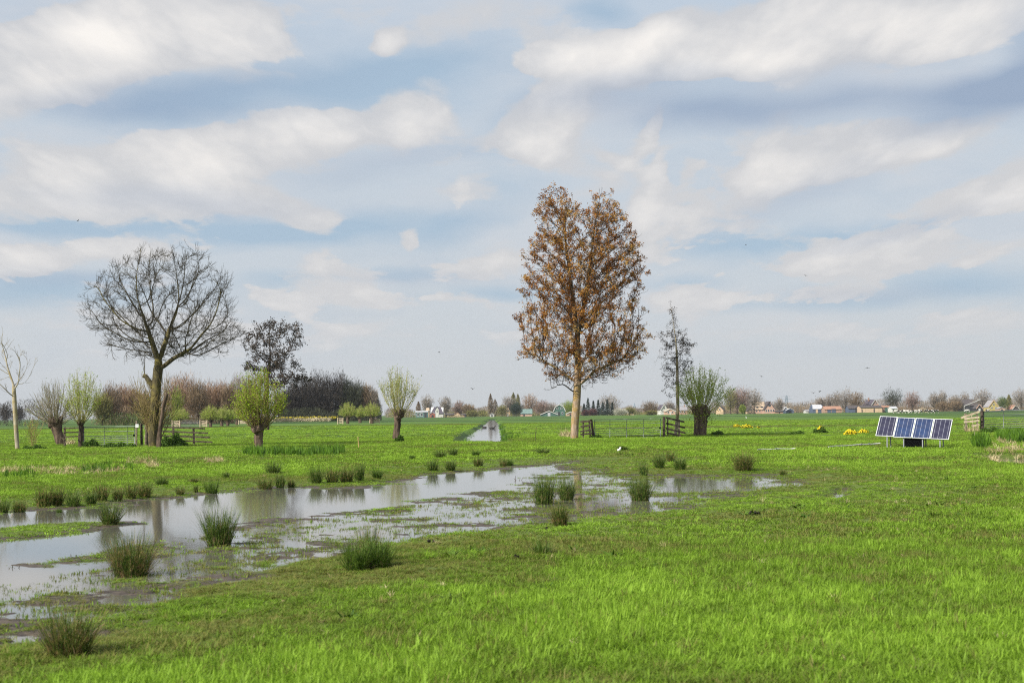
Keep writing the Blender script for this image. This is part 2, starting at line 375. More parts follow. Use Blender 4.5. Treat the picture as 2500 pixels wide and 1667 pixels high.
# polar grid, fine in front of the camera
rr = [3.0]
while rr[-1] < 9000:
    r0 = rr[-1]
    d = .25 if r0 < 7 else (max(.035, r0 * r0 * .00022) if r0 < 75 else r0 * .028)
    rr.append(r0 + d)
rr = np.array([.02, .6, 1.4, 2.2] + rr)
ang = np.concatenate([np.arange(-180, -34, 4), np.arange(-34, -24, .6), np.arange(-24, 24, .085), np.arange(24, 34, .6), np.arange(34, 180, 4)])
A_, R_ = np.meshgrid(np.radians(ang), rr)
gx = (np.sin(A_) * R_).ravel(); gy = (np.cos(A_) * R_).ravel()
gz, gwet = height(gx, gy)
na, nr = len(ang), len(rr)
i, j = np.meshgrid(np.arange(nr - 1), np.arange(na), indexing='ij'); j2 = (j + 1) % na
quads = np.stack([i * na + j, i * na + j2, (i + 1) * na + j2, (i + 1) * na + j], -1).reshape(-1, 4)[:, ::-1]

def new_mat(name):
    m = bpy.data.materials.new(name); m.use_nodes = True
    t = NT(m.node_tree); b = m.node_tree.nodes['Principled BSDF']
    return m, t, b
def simple(name, col, rough=.7, metal=0.0, var=.0, scale=3.0, bump=0.0, spec=.4, stretch=(1, 1, 1), col2=None):
    m, t, b = new_mat(name)
    b.inputs['Roughness'].default_value = rough; b.inputs['Metallic'].default_value = metal
    b.inputs['Specular IOR Level'].default_value = spec
    if var or bump or col2:
        g = t.new('ShaderNodeTexCoord'); v = t.mapping(g.outputs['Object'], scale=stretch)
        n = t.noise(v, scale, 5, .6)
        lo = tuple(c * (1 - var) for c in col); hi = col2 or tuple(min(1, c * (1 + var)) for c in col)
        t.put(b.inputs['Base Color'], t.mix(t.ramp(n, .32, .68), lo, hi))
        if bump:
            bp = t.new('ShaderNodeBump'); bp.inputs['Strength'].default_value = bump; bp.inputs['Distance'].default_value = .05
            t.put(bp.inputs['Height'], n); t.put(b.inputs['Normal'], bp.outputs[0])
    else: b.inputs['Base Color'].default_value = (*col, 1)
    return m

# ground material: turf, bare wet mud near the water level
m_ground, T, B = new_mat("meadow_turf")
geo = T.new('ShaderNodeNewGeometry'); pos = geo.outputs['Position']
att = T.new('ShaderNodeAttribute', attribute_name='wet'); wetf = att.outputs['Fac']
sp = T.new('ShaderNodeSeparateXYZ'); T.put(sp.inputs[0], pos)
n1 = T.noise(pos, .12, 5, .6); n2 = T.noise(pos, 1.6, 5, .65); n3 = T.noise(pos, 9, 4, .6)
nst = T.noise(T.mapping(pos, scale=(.006, .022, 1)), 1.0, 4, .55)     # darker and lighter bands across the far fields
turf = T.mix(T.ramp(n2, .3, .7), (.11, .165, .018), (.18, .265, .030))
turf = T.mix(T.math('MULTIPLY', T.ramp(n1, .45, .7), .5), turf, (.19, .225, .04))
farg = T.mix(T.ramp(nst, .45, .54), (.020, .052, .007), (.072, .138, .013))
farg = T.mix(T.math('MULTIPLY', T.ramp(T.noise(pos, .035, 4, .6), .52, .7), .3), farg, (.09, .125, .024))
soil = T.mix(T.ramp(n3, .3, .7), (.030, .042, .010), (.075, .105, .018))
turf = T.mix(T.ramp(sp.outputs[1], 60, 150), T.mix(.30, soil, turf), farg)
mud = T.mix(T.ramp(n3, .3, .7), (.036, .027, .022), (.085, .066, .048))
mf = T.math('ADD', wetf, T.math('MULTIPLY', T.math('SUBTRACT', n2, .5), .5), clamp=True)
T.put(B.inputs['Base Color'], T.mix(T.ramp(mf, .3, .75), turf, mud))
T.put(B.inputs['Roughness'], T.ramp(mf, .3, .9, .9, .62))
B.inputs['Specular IOR Level'].default_value = .25
bp = T.new('ShaderNodeBump'); bp.inputs['Strength'].default_value = .6; bp.inputs['Distance'].default_value = .04
T.put(bp.inputs['Height'], T.math('ADD', T.math('MULTIPLY', n2, 1.5), n3)); T.put(B.inputs['Normal'], bp.outputs[0])

def wetness(x, y, z, wet):
    """1 in bare mud at the water's edge, 0 on the turf"""
    w = np.clip((WL + .055 - z) / .05, 0, 1) * (wet < 3)
    return w
ground = mesh_np("ground", np.stack([gx, gy, gz], 1), [quads], m_ground, smooth=True)
tag(ground, kind='structure')
a = ground.data.attributes.new('wet', 'FLOAT', 'POINT'); a.data.foreach_set('value', wetness(gx, gy, gz, gwet).astype(np.float32))

# ------------------------------------------------------------------ water
def water_mat(name, tint, bump, scale):
    m, t, b = new_mat(name)
    b.inputs['Base Color'].default_value = (*tint, 1); b.inputs['Roughness'].default_value = .055
    b.inputs['IOR'].default_value = 1.333; b.inputs['Specular IOR Level'].default_value = 1.0
    g = t.new('ShaderNodeNewGeometry')
    n = t.noise(t.mapping(g.outputs['Position'], scale=(1, .6, 1)), scale, 3, .5)
    patch = t.ramp(t.noise(t.mapping(g.outputs['Position'], scale=(.25, .12, 1)), 1.0, 3, .5), .42, .66)
    bp = t.new('ShaderNodeBump'); t.put(bp.inputs['Strength'], t.math('MULTIPLY', patch, bump)); bp.inputs['Distance'].default_value = .01
    t.put(bp.inputs['Height'], n); t.put(b.inputs['Normal'], bp.outputs[0])
    return m
m_water = water_mat("flood_water", (.125, .118, .10), .05, 7)
m_ditch = water_mat("ditch_water", (.11, .115, .11), .12, 3)
def flat_poly(name, poly, z, mat, grow=2.0):
    p = np.array(poly); c = p.mean(0); q = p + (p - c) / (np.linalg.norm(p - c, axis=1, keepdims=True) + 1e-6) * grow
    o = mesh_np(name, np.column_stack([q, np.full(len(q), z)]), [np.arange(len(q))[None]], mat)
    # face up
    if o.data.polygons[0].normal.z < 0: o.data.flip_normals()
    return tag(o, kind='structure')
def flat_rect(name, x0, x1, y0, y1, z, mat):
    o = mesh_np(name, [(x0, y0, z), (x1, y0, z), (x1, y1, z), (x0, y1, z)], [np.array([[0, 1, 2, 3]])], mat)
    return tag(o, kind='structure')
_s = np.array(SHAL + OPEN + WET2)
flat_rect("flood_water", -22, _s[:, 0].max() + 3, 9.0, _s[:, 1].max() + 2, WL, m_water)
_d = np.array(DITCH); flat_rect("ditch_water", _d[:, 0].min() - 1, _d[:, 0].max() + 1, _d[:, 1].min() - .9, _d[:, 1].max() + 1, DL, m_ditch)
_d = np.array(CREEK); flat_rect("creek_water", _d[:, 0].min() - 1, _d[:, 0].max() + 1, _d[:, 1].min() - .5, _d[:, 1].max() + .5, -.25, m_ditch)
_d = np.array(POOL); flat_rect("pool_water", _d[:, 0].min() - .5, _d[:, 0].max() + 1, _d[:, 1].min() - .5, _d[:, 1].max() + .5, -.2, m_water)
# ------------------------------------------------------------------ grass
def leaf_mat(name, cols, trans=.35, rough=.6, attr=None, scale=0.0, spec=.25):
    """cols = list of base colours picked per instance / per place"""
    m, t, b = new_mat(name)
    oi = t.new('ShaderNodeObjectInfo')
    geo = t.new('ShaderNodeNewGeometry')
    if attr:
        at = t.new('ShaderNodeAttribute', attribute_name=attr, attribute_type='INSTANCER'); f = at.outputs['Fac']
    else:
        f = t.ramp(t.noise(geo.outputs['Position'], scale or 2.0, 3, .6), .3, .7)
    r1 = oi.outputs['Random'] if attr else t.noise(geo.outputs['Position'], 23, 1, .5)
    f = t.math('ADD', f, t.math('MULTIPLY', t.math('SUBTRACT', r1, .5), .5 if attr else .9), clamp=True)
    n = len(cols); c = cols[0]
    for i in range(1, n):
        c = t.mix(t.ramp(f, (i - 1) / (n - 1), i / (n - 1), smooth=False), c, cols[i])
    t.put(b.inputs['Base Color'], c); b.inputs['Roughness'].default_value = rough; b.inputs['Specular IOR Level'].default_value = spec
    tr = t.new('ShaderNodeBsdfTranslucent'); t.put(tr.inputs[0], c)
    ms = t.new('ShaderNodeMixShader'); ms.inputs[0].default_value = trans
    t.l.new(b.outputs[0], ms.inputs[1]); t.l.new(tr.outputs[0], ms.inputs[2])
    t.l.new(ms.outputs[0], m.node_tree.nodes['Material Output'].inputs[0])
    return m
def blades(n, rad, h0, h1, w, lean=.5, curl=.6, segs=3, seed=0, flat=0.0, minlean=.05):
    """n narrow blades growing from a disc; returns V, quads, tris"""
    g = np.random.default_rng(seed)
    a = g.random(n) * 2 * math.pi; r = rad * np.sqrt(g.random(n))
    base = np.stack([np.cos(a) * r, np.sin(a) * r, np.zeros(n)], 1)
    az = a + g.normal(0, .9, n); ln = minlean + lean * g.random(n) * (.35 + .65 * r / (rad + 1e-6)); L = h0 + (h1 - h0) * g.random(n)
    cu = curl * g.random(n)
    pts = [base]; th = ln.copy(); p = base.copy()
    for s in range(segs):
        dd = np.stack([np.sin(th) * np.cos(az), np.sin(th) * np.sin(az), np.cos(th)], 1)
        p = p + dd * (L / segs)[:, None]; pts.append(p.copy()); th = np.minimum(th + cu / segs * 1.6, 2.0)
    pts = np.stack(pts, 1)                                # n, segs+1, 3
    side_a = az + math.pi / 2 + g.normal(0, .5, n)
    sd = np.stack([np.cos(side_a), np.sin(side_a), np.zeros(n)], 1)
    wd = w * (.7 + .6 * g.random(n))
    prof = np.array([.8, 1.0, .75, .45, .25][:segs] if segs < 5 else np.linspace(1, .2, segs))
    V = []
    for s in range(segs):
        V.append(pts[:, s] - sd * (wd * prof[s] / 2)[:, None]); V.append(pts[:, s] + sd * (wd * prof[s] / 2)[:, None])
    V.append(pts[:, -1])
    V = np.stack(V, 1); k = 2 * segs + 1; o = (np.arange(n) * k)[:, None]
    Q = np.concatenate([o + np.array([2 * s, 2 * s + 1, 2 * s + 3, 2 * s + 2]) for s in range(segs - 1)]) if segs > 1 else np.zeros((0, 4), int)
    Tt = o + np.array([2 * segs - 2, 2 * segs - 1, 2 * segs])
    return V.reshape(-1, 3), Q, Tt
def blade_mesh(name, mat, scene_link=True, parent=None, **kw):
    V, Q, Tt = blades(**kw)
    return mesh_np(name, V, [q for q in (Q, Tt) if len(q)], mat, parent, scene_link=scene_link)

proto_cols = {}
def scatter(name, protos, pts, rot, scl, tint):
    """one object of instanced tufts on explicit points"""
    c = bpy.data.collections.new(name + "_tufts")
    for p in protos: c.objects.link(p)
    me = bpy.data.meshes.new(name); me.vertices.add(len(pts)); me.vertices.foreach_set('co', np.asarray(pts, np.float32).ravel())
    for nm, typ, val, key in (('rot', 'FLOAT_VECTOR', rot, 'vector'), ('scl', 'FLOAT_VECTOR', scl, 'vector'), ('tint', 'FLOAT', tint, 'value'),
                              ('idx', 'INT', rng.integers(0, len(protos), len(pts)), 'value')):
        at = me.attributes.new(nm, typ, 'POINT'); at.data.foreach_set(key, np.asarray(val, np.int32 if typ == 'INT' else np.float32).ravel())
    o = link(bpy.data.objects.new(name, me))
    ng = bpy.data.node_groups.new(name + "_nodes", 'GeometryNodeTree')
    ng.interface.new_socket('Geometry', in_out='INPUT', socket_type='NodeSocketGeometry'); ng.interface.new_socket('Geometry', in_out='OUTPUT', socket_type='NodeSocketGeometry')
    N = ng.nodes; gi = N.new('NodeGroupInput'); go = N.new('NodeGroupOutput'); ip = N.new('GeometryNodeInstanceOnPoints')
    ci = N.new('GeometryNodeCollectionInfo'); ci.inputs['Collection'].default_value = c; ci.inputs['Separate Children'].default_value = True; ci.inputs['Reset Children'].default_value = True
    def na(nm, dt):
        n = N.new('GeometryNodeInputNamedAttribute'); n.data_type = dt; n.inputs[0].default_value = nm; return n.outputs[0]
    ng.links.new(gi.outputs[0], ip.inputs['Points']); ng.links.new(ci.outputs[0], ip.inputs['Instance'])
    ip.inputs['Pick Instance'].default_value = True
    ng.links.new(na('idx', 'INT'), ip.inputs['Instance Index'])
    er = N.new('FunctionNodeEulerToRotation'); ng.links.new(na('rot', 'FLOAT_VECTOR'), er.inputs[0]); ng.links.new(er.outputs[0], ip.inputs['Rotation'])
    ng.links.new(na('scl', 'FLOAT_VECTOR'), ip.inputs['Scale'])
    ng.links.new(ip.outputs[0], go.inputs[0])
    md = o.modifiers.new("tufts", 'NODES'); md.node_group = ng
    return tag(o, kind='stuff')

m_grass = leaf_mat("grass_blades", [(.200, .200, .050), (.128, .205, .022), (.192, .328, .024), (.270, .430, .042)], .37, spec=.2, attr='tint')
tA = [blade_mesh("tuft_a", m_grass, False, n=26, rad=.055, h0=.05, h1=.12, w=.0055, lean=1.1, curl=1.3, seed=10 + k) for k in range(4)]
tA += [blade_mesh("tuft_lush", m_grass, False, n=22, rad=.05, h0=.08, h1=.17, w=.0075, lean=1.2, curl=1.7, seed=30 + k) for k in range(3)]
tB = [blade_mesh("tuft_b", m_grass, False, n=16, rad=.09, h0=.05, h1=.12, w=.011, lean=1.0, curl=1.2, segs=2, seed=50 + k) for k in range(5)]
tC = [blade_mesh("tuft_c", m_grass, False, n=16, rad=.22, h0=.06, h1=.14, w=.024, lean=1.0, curl=1.0, segs=2, seed=70 + k) for k in range(5)]
tS = [blade_mesh("tuft_s", m_grass, False, n=12, rad=.07, h0=.025, h1=.07, w=.008, lean=.9, curl=1.0, segs=2, seed=90 + k) for k in range(4)]

def sector(r0, r1, dens, half=27):
    n = int(dens * R(2 * half) * (r1 * r1 - r0 * r0) / 2)
    r = np.sqrt(rng.random(n) * (r1 * r1 - r0 * r0) + r0 * r0); a = R(half) * (2 * rng.random(n) - 1)
    return np.sin(a) * r, np.cos(a) * r
LUSHP = None
def grow(r0, r1, dens, base, protos, name, hmul=1.0):
    x, y = sector(r0, r1, dens, 42 if r0 < 40 else 31)
    z, wet = height(x, y)
    big = fbm(x, y, .22, 3, 61); fine = fbm(x, y, 1.1, 4, 71, .6)
    # distance from the flooded patch: short trodden turf near it, longer grass away from it
    lush = np.clip((np.where(wet > 8, 9, wet) - 1.2) / 4.5, 0, 1)
    lush = np.clip(lush * (.55 + .9 * big) + (fine - .5) * .9, 0, 1.2)
    lush = np.maximum(lush, .54 * np.clip((np.where(wet > 8, 9, wet) - 1.5) / 2, 0, 1))
    keep = (z > WL + .012) | ((z > WL - .012) & (fine > .52))
    keep &= rng.random(len(x)) < np.clip(.30 + .9 * fine + .35 * lush, 0, 1)
    for poly, lvl in ((DITCH, DL), (CREEK, -.25), (POOL, -.2)):
        keep &= ~((z < lvl + .04) & (x > min(p[0] for p in poly) - 3) & (x < max(p[0] for p in poly) + 3) & (y > min(p[1] for p in poly) - 3) & (y < max(p[1] for p in poly) + 3))
    keep &= (wet > .2) | (rng.random(len(x)) < .40 + 1.1 * (fine - .40))
    x, y, z, lush, big, fine, wetk = (q[keep] for q in (x, y, z, lush, big, fine, wet)); n = len(x)
    s = base * (.65 + .55 * rng.random(n)); hs = s * hmul * (.30 + .52 * lush) * (.7 + .6 * rng.random(n)) * np.where(wetk < .3, .62, 1)
    nearf = np.clip((13.6 - y) / 2.2, 0, 1); lush = np.clip(lush + .55 * nearf, 0, 1.15); hs = hs * (1 + .5 * nearf * (wetk < 5))
    tint = np.clip(.30 + .34 * lush + (big - .5) * .9 + (fine - .5) * 1.0 + (rng.random(n) - .5) * .5, 0, 1)
    if r0 > 40: tint = np.clip(tint + np.clip((y - 90) / 40, 0, 1) * ((fbm(x * .22 + y * .05, y * 1.15, .03, 3, 97) > .52) * -.55 + .1), 0, 1)
    dry = rng.random(n) < .05; tint[dry] = 0
    return scatter(name, protos, np.stack([x, y, z - .006], 1), np.stack([(rng.random(n) - .5) * .3, (rng.random(n) - .5) * .3, rng.random(n) * 6.283], 1), np.stack([s, s, hs], 1), tint)
grow(4.5, 19, 560, .88, tA, "grass")
grow(19, 46, 130, 1.0, tB, "grass")
grow(46, 112, 26, .85, tC, "grass")
grow(112, 270, 3.4, 1.9, tC, "grass", .38)
# stubble standing in the shallow water
x, y = sector(12, 62, 70); z, wet = height(x, y); fine = fbm(x, y, 2.2, 4, 81, .65)
so_ = sdist(x, y, OPEN)
k = (z > WL - .035) & (z < WL + .02) & (wet < .5) & (fine > .455) & (so_ > .35)
x, y, z = x[k], y[k], np.maximum(z[k], WL - .02); n = len(x); s = .45 + .6 * rng.random(n)
scatter("stubble_grass", tS, np.stack([x, y, z], 1), np.stack([np.zeros(n), np.zeros(n), rng.random(n) * 6.283], 1), np.stack([s, s, s], 1), np.clip(rng.normal(.22, .18, n), 0, 1))

# broad leaved weeds scattered in the turf
m_dock = leaf_mat("dock_leaves", [(.035, .075, .008), (.06, .125, .010), (.11, .18, .02)], .25, attr='tint')
tW = [blade_mesh("dock", m_dock, False, n=14, rad=.05, h0=.08, h1=.18, w=.034, lean=1.3, curl=1.4, segs=4, seed=300 + k, minlean=.5) for k in range(4)]
x, y = sector(8, 60, .55); z, wet = height(x, y); k = (wet > 2.0) & (fbm(x, y, .3, 3, 91) > .5 - .004 * x); x, y, z = x[k], y[k], z[k]; n = len(x); s = .5 + .8 * rng.random(n)
scatter("meadow_weeds", tW, np.stack([x, y, z], 1), np.stack([np.zeros(n), np.zeros(n), rng.random(n) * 6.283], 1), np.stack([s, s, s * .8], 1), rng.random(n))
# ------------------------------------------------------------------ trees
class Env:
    """crown outline as rows (height, left, right) in metres round the trunk axis"""
    def __init__(s, rows, depth=.85, lump=.04):
        s.lump = lump; rows = sorted(rows); s.z = np.array([r[0] for r in rows]); s.l = np.array([r[1] for r in rows]); s.r = np.array([r[2] for r in rows]); s.depth = depth
    def sample(s, n, shell=0.0, g=rng):
        out = []; tot = 0
        wmax = (s.r - s.l).max()
        while tot < n:
            m = n * 3; z = s.z[0] + g.random(m) * (s.z[-1] - s.z[0])
            l = np.interp(z, s.z, s.l); r = np.interp(z, s.z, s.r); hw = (r - l) / 2
            keep = g.random(m) < (hw / (wmax / 2)) ** 1.6
            z, l, r, hw = z[keep], l[keep], r[keep], hw[keep]; k = len(z)
            a = g.random(k) * 6.283; q = np.sqrt(g.random(k)); q = np.where(g.random(k) < shell, 1 - .22 * g.random(k), q)
            q = q * (1 + s.lump * (np.sin(a * 3 + z * 1.1) * np.sin(z * 1.7 + a) + .6 * np.sin(a * 7 + z * 3.1)))
            out.append(np.stack([(l + r) / 2 + np.cos(a) * q * hw, np.sin(a) * q * hw * s.depth, z], 1)); tot += k
        return np.concatenate(out)[:n]
def px_env(rows, bx, by, s, depth=.85):
    return Env([((by - y) * s, (l - bx) * s, (r - bx) * s) for y, l, r in rows], depth)

def colonize(trunks, pts, step, di, dk, bias=(0, 0, .12), maxit=220, g=rng, jit=.12, maxn=9000):
    """space colonisation; trunks = list of (polyline, parent index or -1)"""
    N = []; par = []
    for line, pi in trunks:
        line = np.asarray(line, float)
        prev = pi
        seg = [line[0]] if pi < 0 else []
        for a, b in zip(line[:-1], line[1:]):
            k = max(1, int(round(np.linalg.norm(b - a) / step)))
            seg += [a + (b - a) * (i + 1) / k for i in range(k)]
        for p in seg:
            N.append(p); par.append(prev); prev = len(N) - 1
    N = np.array(N); par = list(par)
    A = pts.copy(); bias = np.array(bias)
    dist = np.full(len(A), 1e9); idx = np.zeros(len(A), int); lo = 0
    for it in range(maxit):
        if lo < len(N):
            for c0 in range(lo, len(N), 400):
                D = ((A[:, None, :] - N[None, c0:c0 + 400, :]) ** 2).sum(2); jm = D.argmin(1); dm = np.sqrt(D[np.arange(len(A)), jm])
                up = dm < dist; dist[up] = dm[up]; idx[up] = jm[up] + c0
            lo = len(N)
        kill = dist < dk; A, dist, idx = A[~kill], dist[~kill], idx[~kill]
        m = dist < di
        if not m.any() or len(N) > maxn: break
        ii = idx[m]; dv = A[m] - N[ii]; dv /= np.linalg.norm(dv, axis=1, keepdims=True)
        acc = np.zeros((len(N), 3)); np.add.at(acc, ii, dv); u = np.unique(ii)
        d = acc[u] + bias * np.linalg.norm(acc[u], axis=1, keepdims=True)
        d /= np.linalg.norm(d, axis=1, keepdims=True) + 1e-9; d += g.normal(0, jit, d.shape); d /= np.linalg.norm(d, axis=1, keepdims=True)
        new = N[u] + d * step
        # drop those that would sit on an existing child
        ok = np.array([((N[max(0, len(N) - 3000):] - q) ** 2).sum(1).min() > (step * .35) ** 2 for q in new])
        if not ok.any(): break
        N = np.concatenate([N, new[ok]]); par += list(u[ok])
    return N, np.array(par)

def skeleton(N, par, r_tip, expo, r_max, r_min_trunk=None):
    n = len(N); kids = [[] for _ in range(n)]
    for i, p in enumerate(par):
        if p >= 0: kids[p].append(i)
    acc = np.zeros(n)
    for i in range(n - 1, -1, -1):
        if acc[i] == 0: acc[i] = r_tip ** expo
        if par[i] >= 0: acc[par[i]] += acc[i]
    rad = acc ** (1 / expo); 
    if rad.max() > 0: 
        k = math.log(r_max / r_tip) / math.log(max(rad.max() / r_tip, 1.01)); rad = r_tip * (rad / r_tip) ** k
    chains = []
    roots = [i for i in range(n) if par[i] < 0]
    st = [(r, None) for r in roots]
    while st:
        i, p0 = st.pop(); ch = [p0, i] if p0 is not None else [i]
        while kids[i]:
            ks = sorted(kids[i], key=lambda q: -rad[q]); 
            for q in ks[1:]: st.append((q, i))
            i = ks[0]; ch.append(i)
        chains.append(ch)
    return rad, chains, kids
def smooth_line(p, it=1):
    for _ in range(it):
        if len(p) > 2: p = np.concatenate([p[:1], p[1:-1] * .5 + (p[:-2] + p[2:]) * .25, p[-1:]])
    return p
def chains_geo(N, rad, chains, gbig, gsmall, split):
    for ch in chains:
        p = N[ch]; r = rad[ch].copy()
        if len(ch) < 2: continue
        if len(ch) > 1: r[0] = min(r[0], r[1] * 1.25)
        p = smooth_line(p, 1)
        big = r[0] >= split
        k = 10 if r[0] > .12 else (6 if r[0] > .03 else (4 if r[0] > .014 else 3))
        V, Fq = tubes_batch(p[None], r[None], k)
        (gbig if big else gsmall).add(V, Fq)
def twigs(P0, D0, L, r, n_pts=4, upturn=.5, jit=.25, g=rng, sides=3):
    """batch of small curved twigs"""
    n = len(P0); d = D0 + g.normal(0, jit, D0.shape); d /= np.linalg.norm(d, axis=1, keepdims=True) + 1e-9
    pts = [P0]; p = P0; L = np.broadcast_to(L, (n,))
    for i in range(n_pts - 1):
        p = p + d * (L / (n_pts - 1))[:, None]; pts.append(p)
        d = d + np.array([0, 0, upturn / (n_pts - 1)]) + g.normal(0, jit * .35, d.shape); d /= np.linalg.norm(d, axis=1, keepdims=True)
    pts = np.stack(pts, 1); rr_ = np.linspace(1, .55, n_pts)[None] * np.broadcast_to(r, (n,))[:, None]
    V, Fq = tubes_batch(pts, rr_, sides)
    return V, Fq, pts, d
def leaf_quads(Cn, size, g=rng, droop=0.0, aspect=1.7):
    """kite-shaped leaves with random orientation at points Cn"""
    n = len(Cn); size = np.broadcast_to(size, (n,)) * (.7 + .6 * g.random(n))
    a = g.normal(0, 1, (n, 3)); a[:, 2] -= droop; a /= np.linalg.norm(a, axis=1, keepdims=True)
    b = np.cross(a, g.normal(0, 1, (n, 3))); b /= np.linalg.norm(b, axis=1, keepdims=True) + 1e-9
    l = size[:, None] * a; w = (size / aspect)[:, None] * b
    V = np.stack([Cn, Cn + l * .45 + w * .5, Cn + l, Cn + l * .45 - w * .5], 1)
    return V.reshape(-1, 3), np.arange(4 * n).reshape(n, 4)
def perp_dirs(T, ang, g=rng):
    """directions leaning by ang off the tangents T"""
    v = np.cross(T, g.normal(0, 1, T.shape)); v /= np.linalg.norm(v, axis=1, keepdims=True) + 1e-9
    return T * np.cos(ang) + v * np.sin(ang)
def bark(name, col, col2, scale=6, bump=.6, lichen=None, stretch=(1, 1, .25), young=None):
    m, t, b = new_mat(name)
    g = t.new('ShaderNodeTexCoord'); v = t.mapping(g.outputs['Object'], scale=stretch)
    n = t.noise(v, scale, 6, .65); c = t.mix(t.ramp(n, .35, .65), col, col2)
    if lichen:
        n2 = t.noise(g.outputs['Object'], 1.7, 5, .7); c = t.mix(t.math('MULTIPLY', t.ramp(n2, .45, .62), .8), c, lichen)
    if young:                                          # younger bark higher up the stem
        sz = t.new('ShaderNodeSeparateXYZ'); t.put(sz.inputs[0], g.outputs['Object']); c = t.mix(t.ramp(sz.outputs[2], young[0], young[1]), c, young[2])
    t.put(b.inputs['Base Color'], c); b.inputs['Roughness'].default_value = .9; b.inputs['Specular IOR Level'].default_value = .15
    bp = t.new('ShaderNodeBump'); bp.inputs['Strength'].default_value = bump; bp.inputs['Distance'].default_value = .06
    t.put(bp.inputs['Height'], n); t.put(b.inputs['Normal'], bp.outputs[0])
    return m
m_bark_ash = bark("ash_bark", (.045, .038, .022), (.10, .085, .045), lichen=(.17, .145, .045))
m_twig_ash = bark("ash_twigs", (.034, .029, .021), (.080, .070, .048), 3, .2)
m_bark_pop = bark("poplar_bark", (.21, .155, .105), (.40, .30, .22), 8, .9, lichen=(.30, .20, .05), young=(3.5, 8.5, (.10, .075, .045)))
m_twig_pop = bark("poplar_twigs", (.030, .024, .019), (.065, .052, .038), 3, .2)
m_bark_pale = bark("pale_bark", (.24, .21, .16), (.42, .37, .28), 5, .4, lichen=(.30, .24, .10))
m_bark_dark = bark("dark_bark", (.035, .028, .022), (.095, .072, .052), 5, .9)
m_bark_wil = bark("willow_bark", (.050, .036, .026), (.16, .115, .085), 5, 1.0)
m_shoot_brown = bark("brown_shoots", (.17, .13, .055), (.32, .25, .11), 2, .1)
m_shoot_olive = bark("olive_shoots", (.22, .21, .08), (.42, .39, .16), 2, .1)
m_shoot_grey = bark("grey_shoots", (.16, .14, .095), (.32, .28, .19), 2, .1)
m_leaf_pop = leaf_mat("bronze_leaves", [(.11, .040, .008), (.28, .105, .014), (.43, .195, .030), (.47, .31, .09)], .35, scale=.9)
m_leaf_wil = leaf_mat("willow_leaves", [(.20, .28, .03), (.31, .42, .045), (.42, .54, .08)], .4, scale=1.5)
m_leaf_bright = leaf_mat("bright_willow_leaves", [(.17, .25, .012), (.27, .39, .015), (.38, .50, .03)], .4, scale=1.5)
m_leaf_pale = leaf_mat("pale_willow_leaves", [(.17, .22, .05), (.26, .33, .08), (.34, .42, .13)], .4, scale=1.5)
m_catkin = leaf_mat("dark_catkins", [(.018, .013, .011), (.040, .029, .022), (.075, .054, .036)], .05, scale=1.5)

def trunk_geo(line, radii, g, sides=14, lump=.12, seed=0):
    """thick trunk as a lumpy tube along a finely sampled line"""
    line = np.asarray(line, float); radii = np.asarray(radii, float)
    t = np.linspace(0, 1, len(line)); tt = np.linspace(0, 1, 26)
    p = np.stack([np.interp(tt, t, line[:, k]) for k in range(3)], 1); p = smooth_line(p, 2); r = np.interp(tt, t, radii)
    V, Fq = tubes_batch(p[None], r[None], sides)
    q = V.reshape(26, sides, 3); c = p[:, None, :]; a = np.arange(sides) * 6.283 / sides
    n = 1 + lump * (2 * fbm(np.cos(a)[None] * 2 + seed * 7 + tt[:, None] * .8, np.sin(a)[None] * 2 + tt[:, None] * 5, 1.0, 3, seed) - 1)
    q = c + (q - c) * n[..., None]
    g.add(q.reshape(-1, 3), Fq)
    tip = len(q.reshape(-1, 3))
    g.add(np.concatenate([q[-1], p[-1:] + (p[-1] - p[-2]) * .3]), np.stack([np.arange(sides), (np.arange(sides) + 1) % sides, np.full(sides, sides)], 1))
    g.add(np.concatenate([q[0], p[:1]]), np.stack([(np.arange(sides) + 1) % sides, np.arange(sides), np.full(sides, sides)], 1))

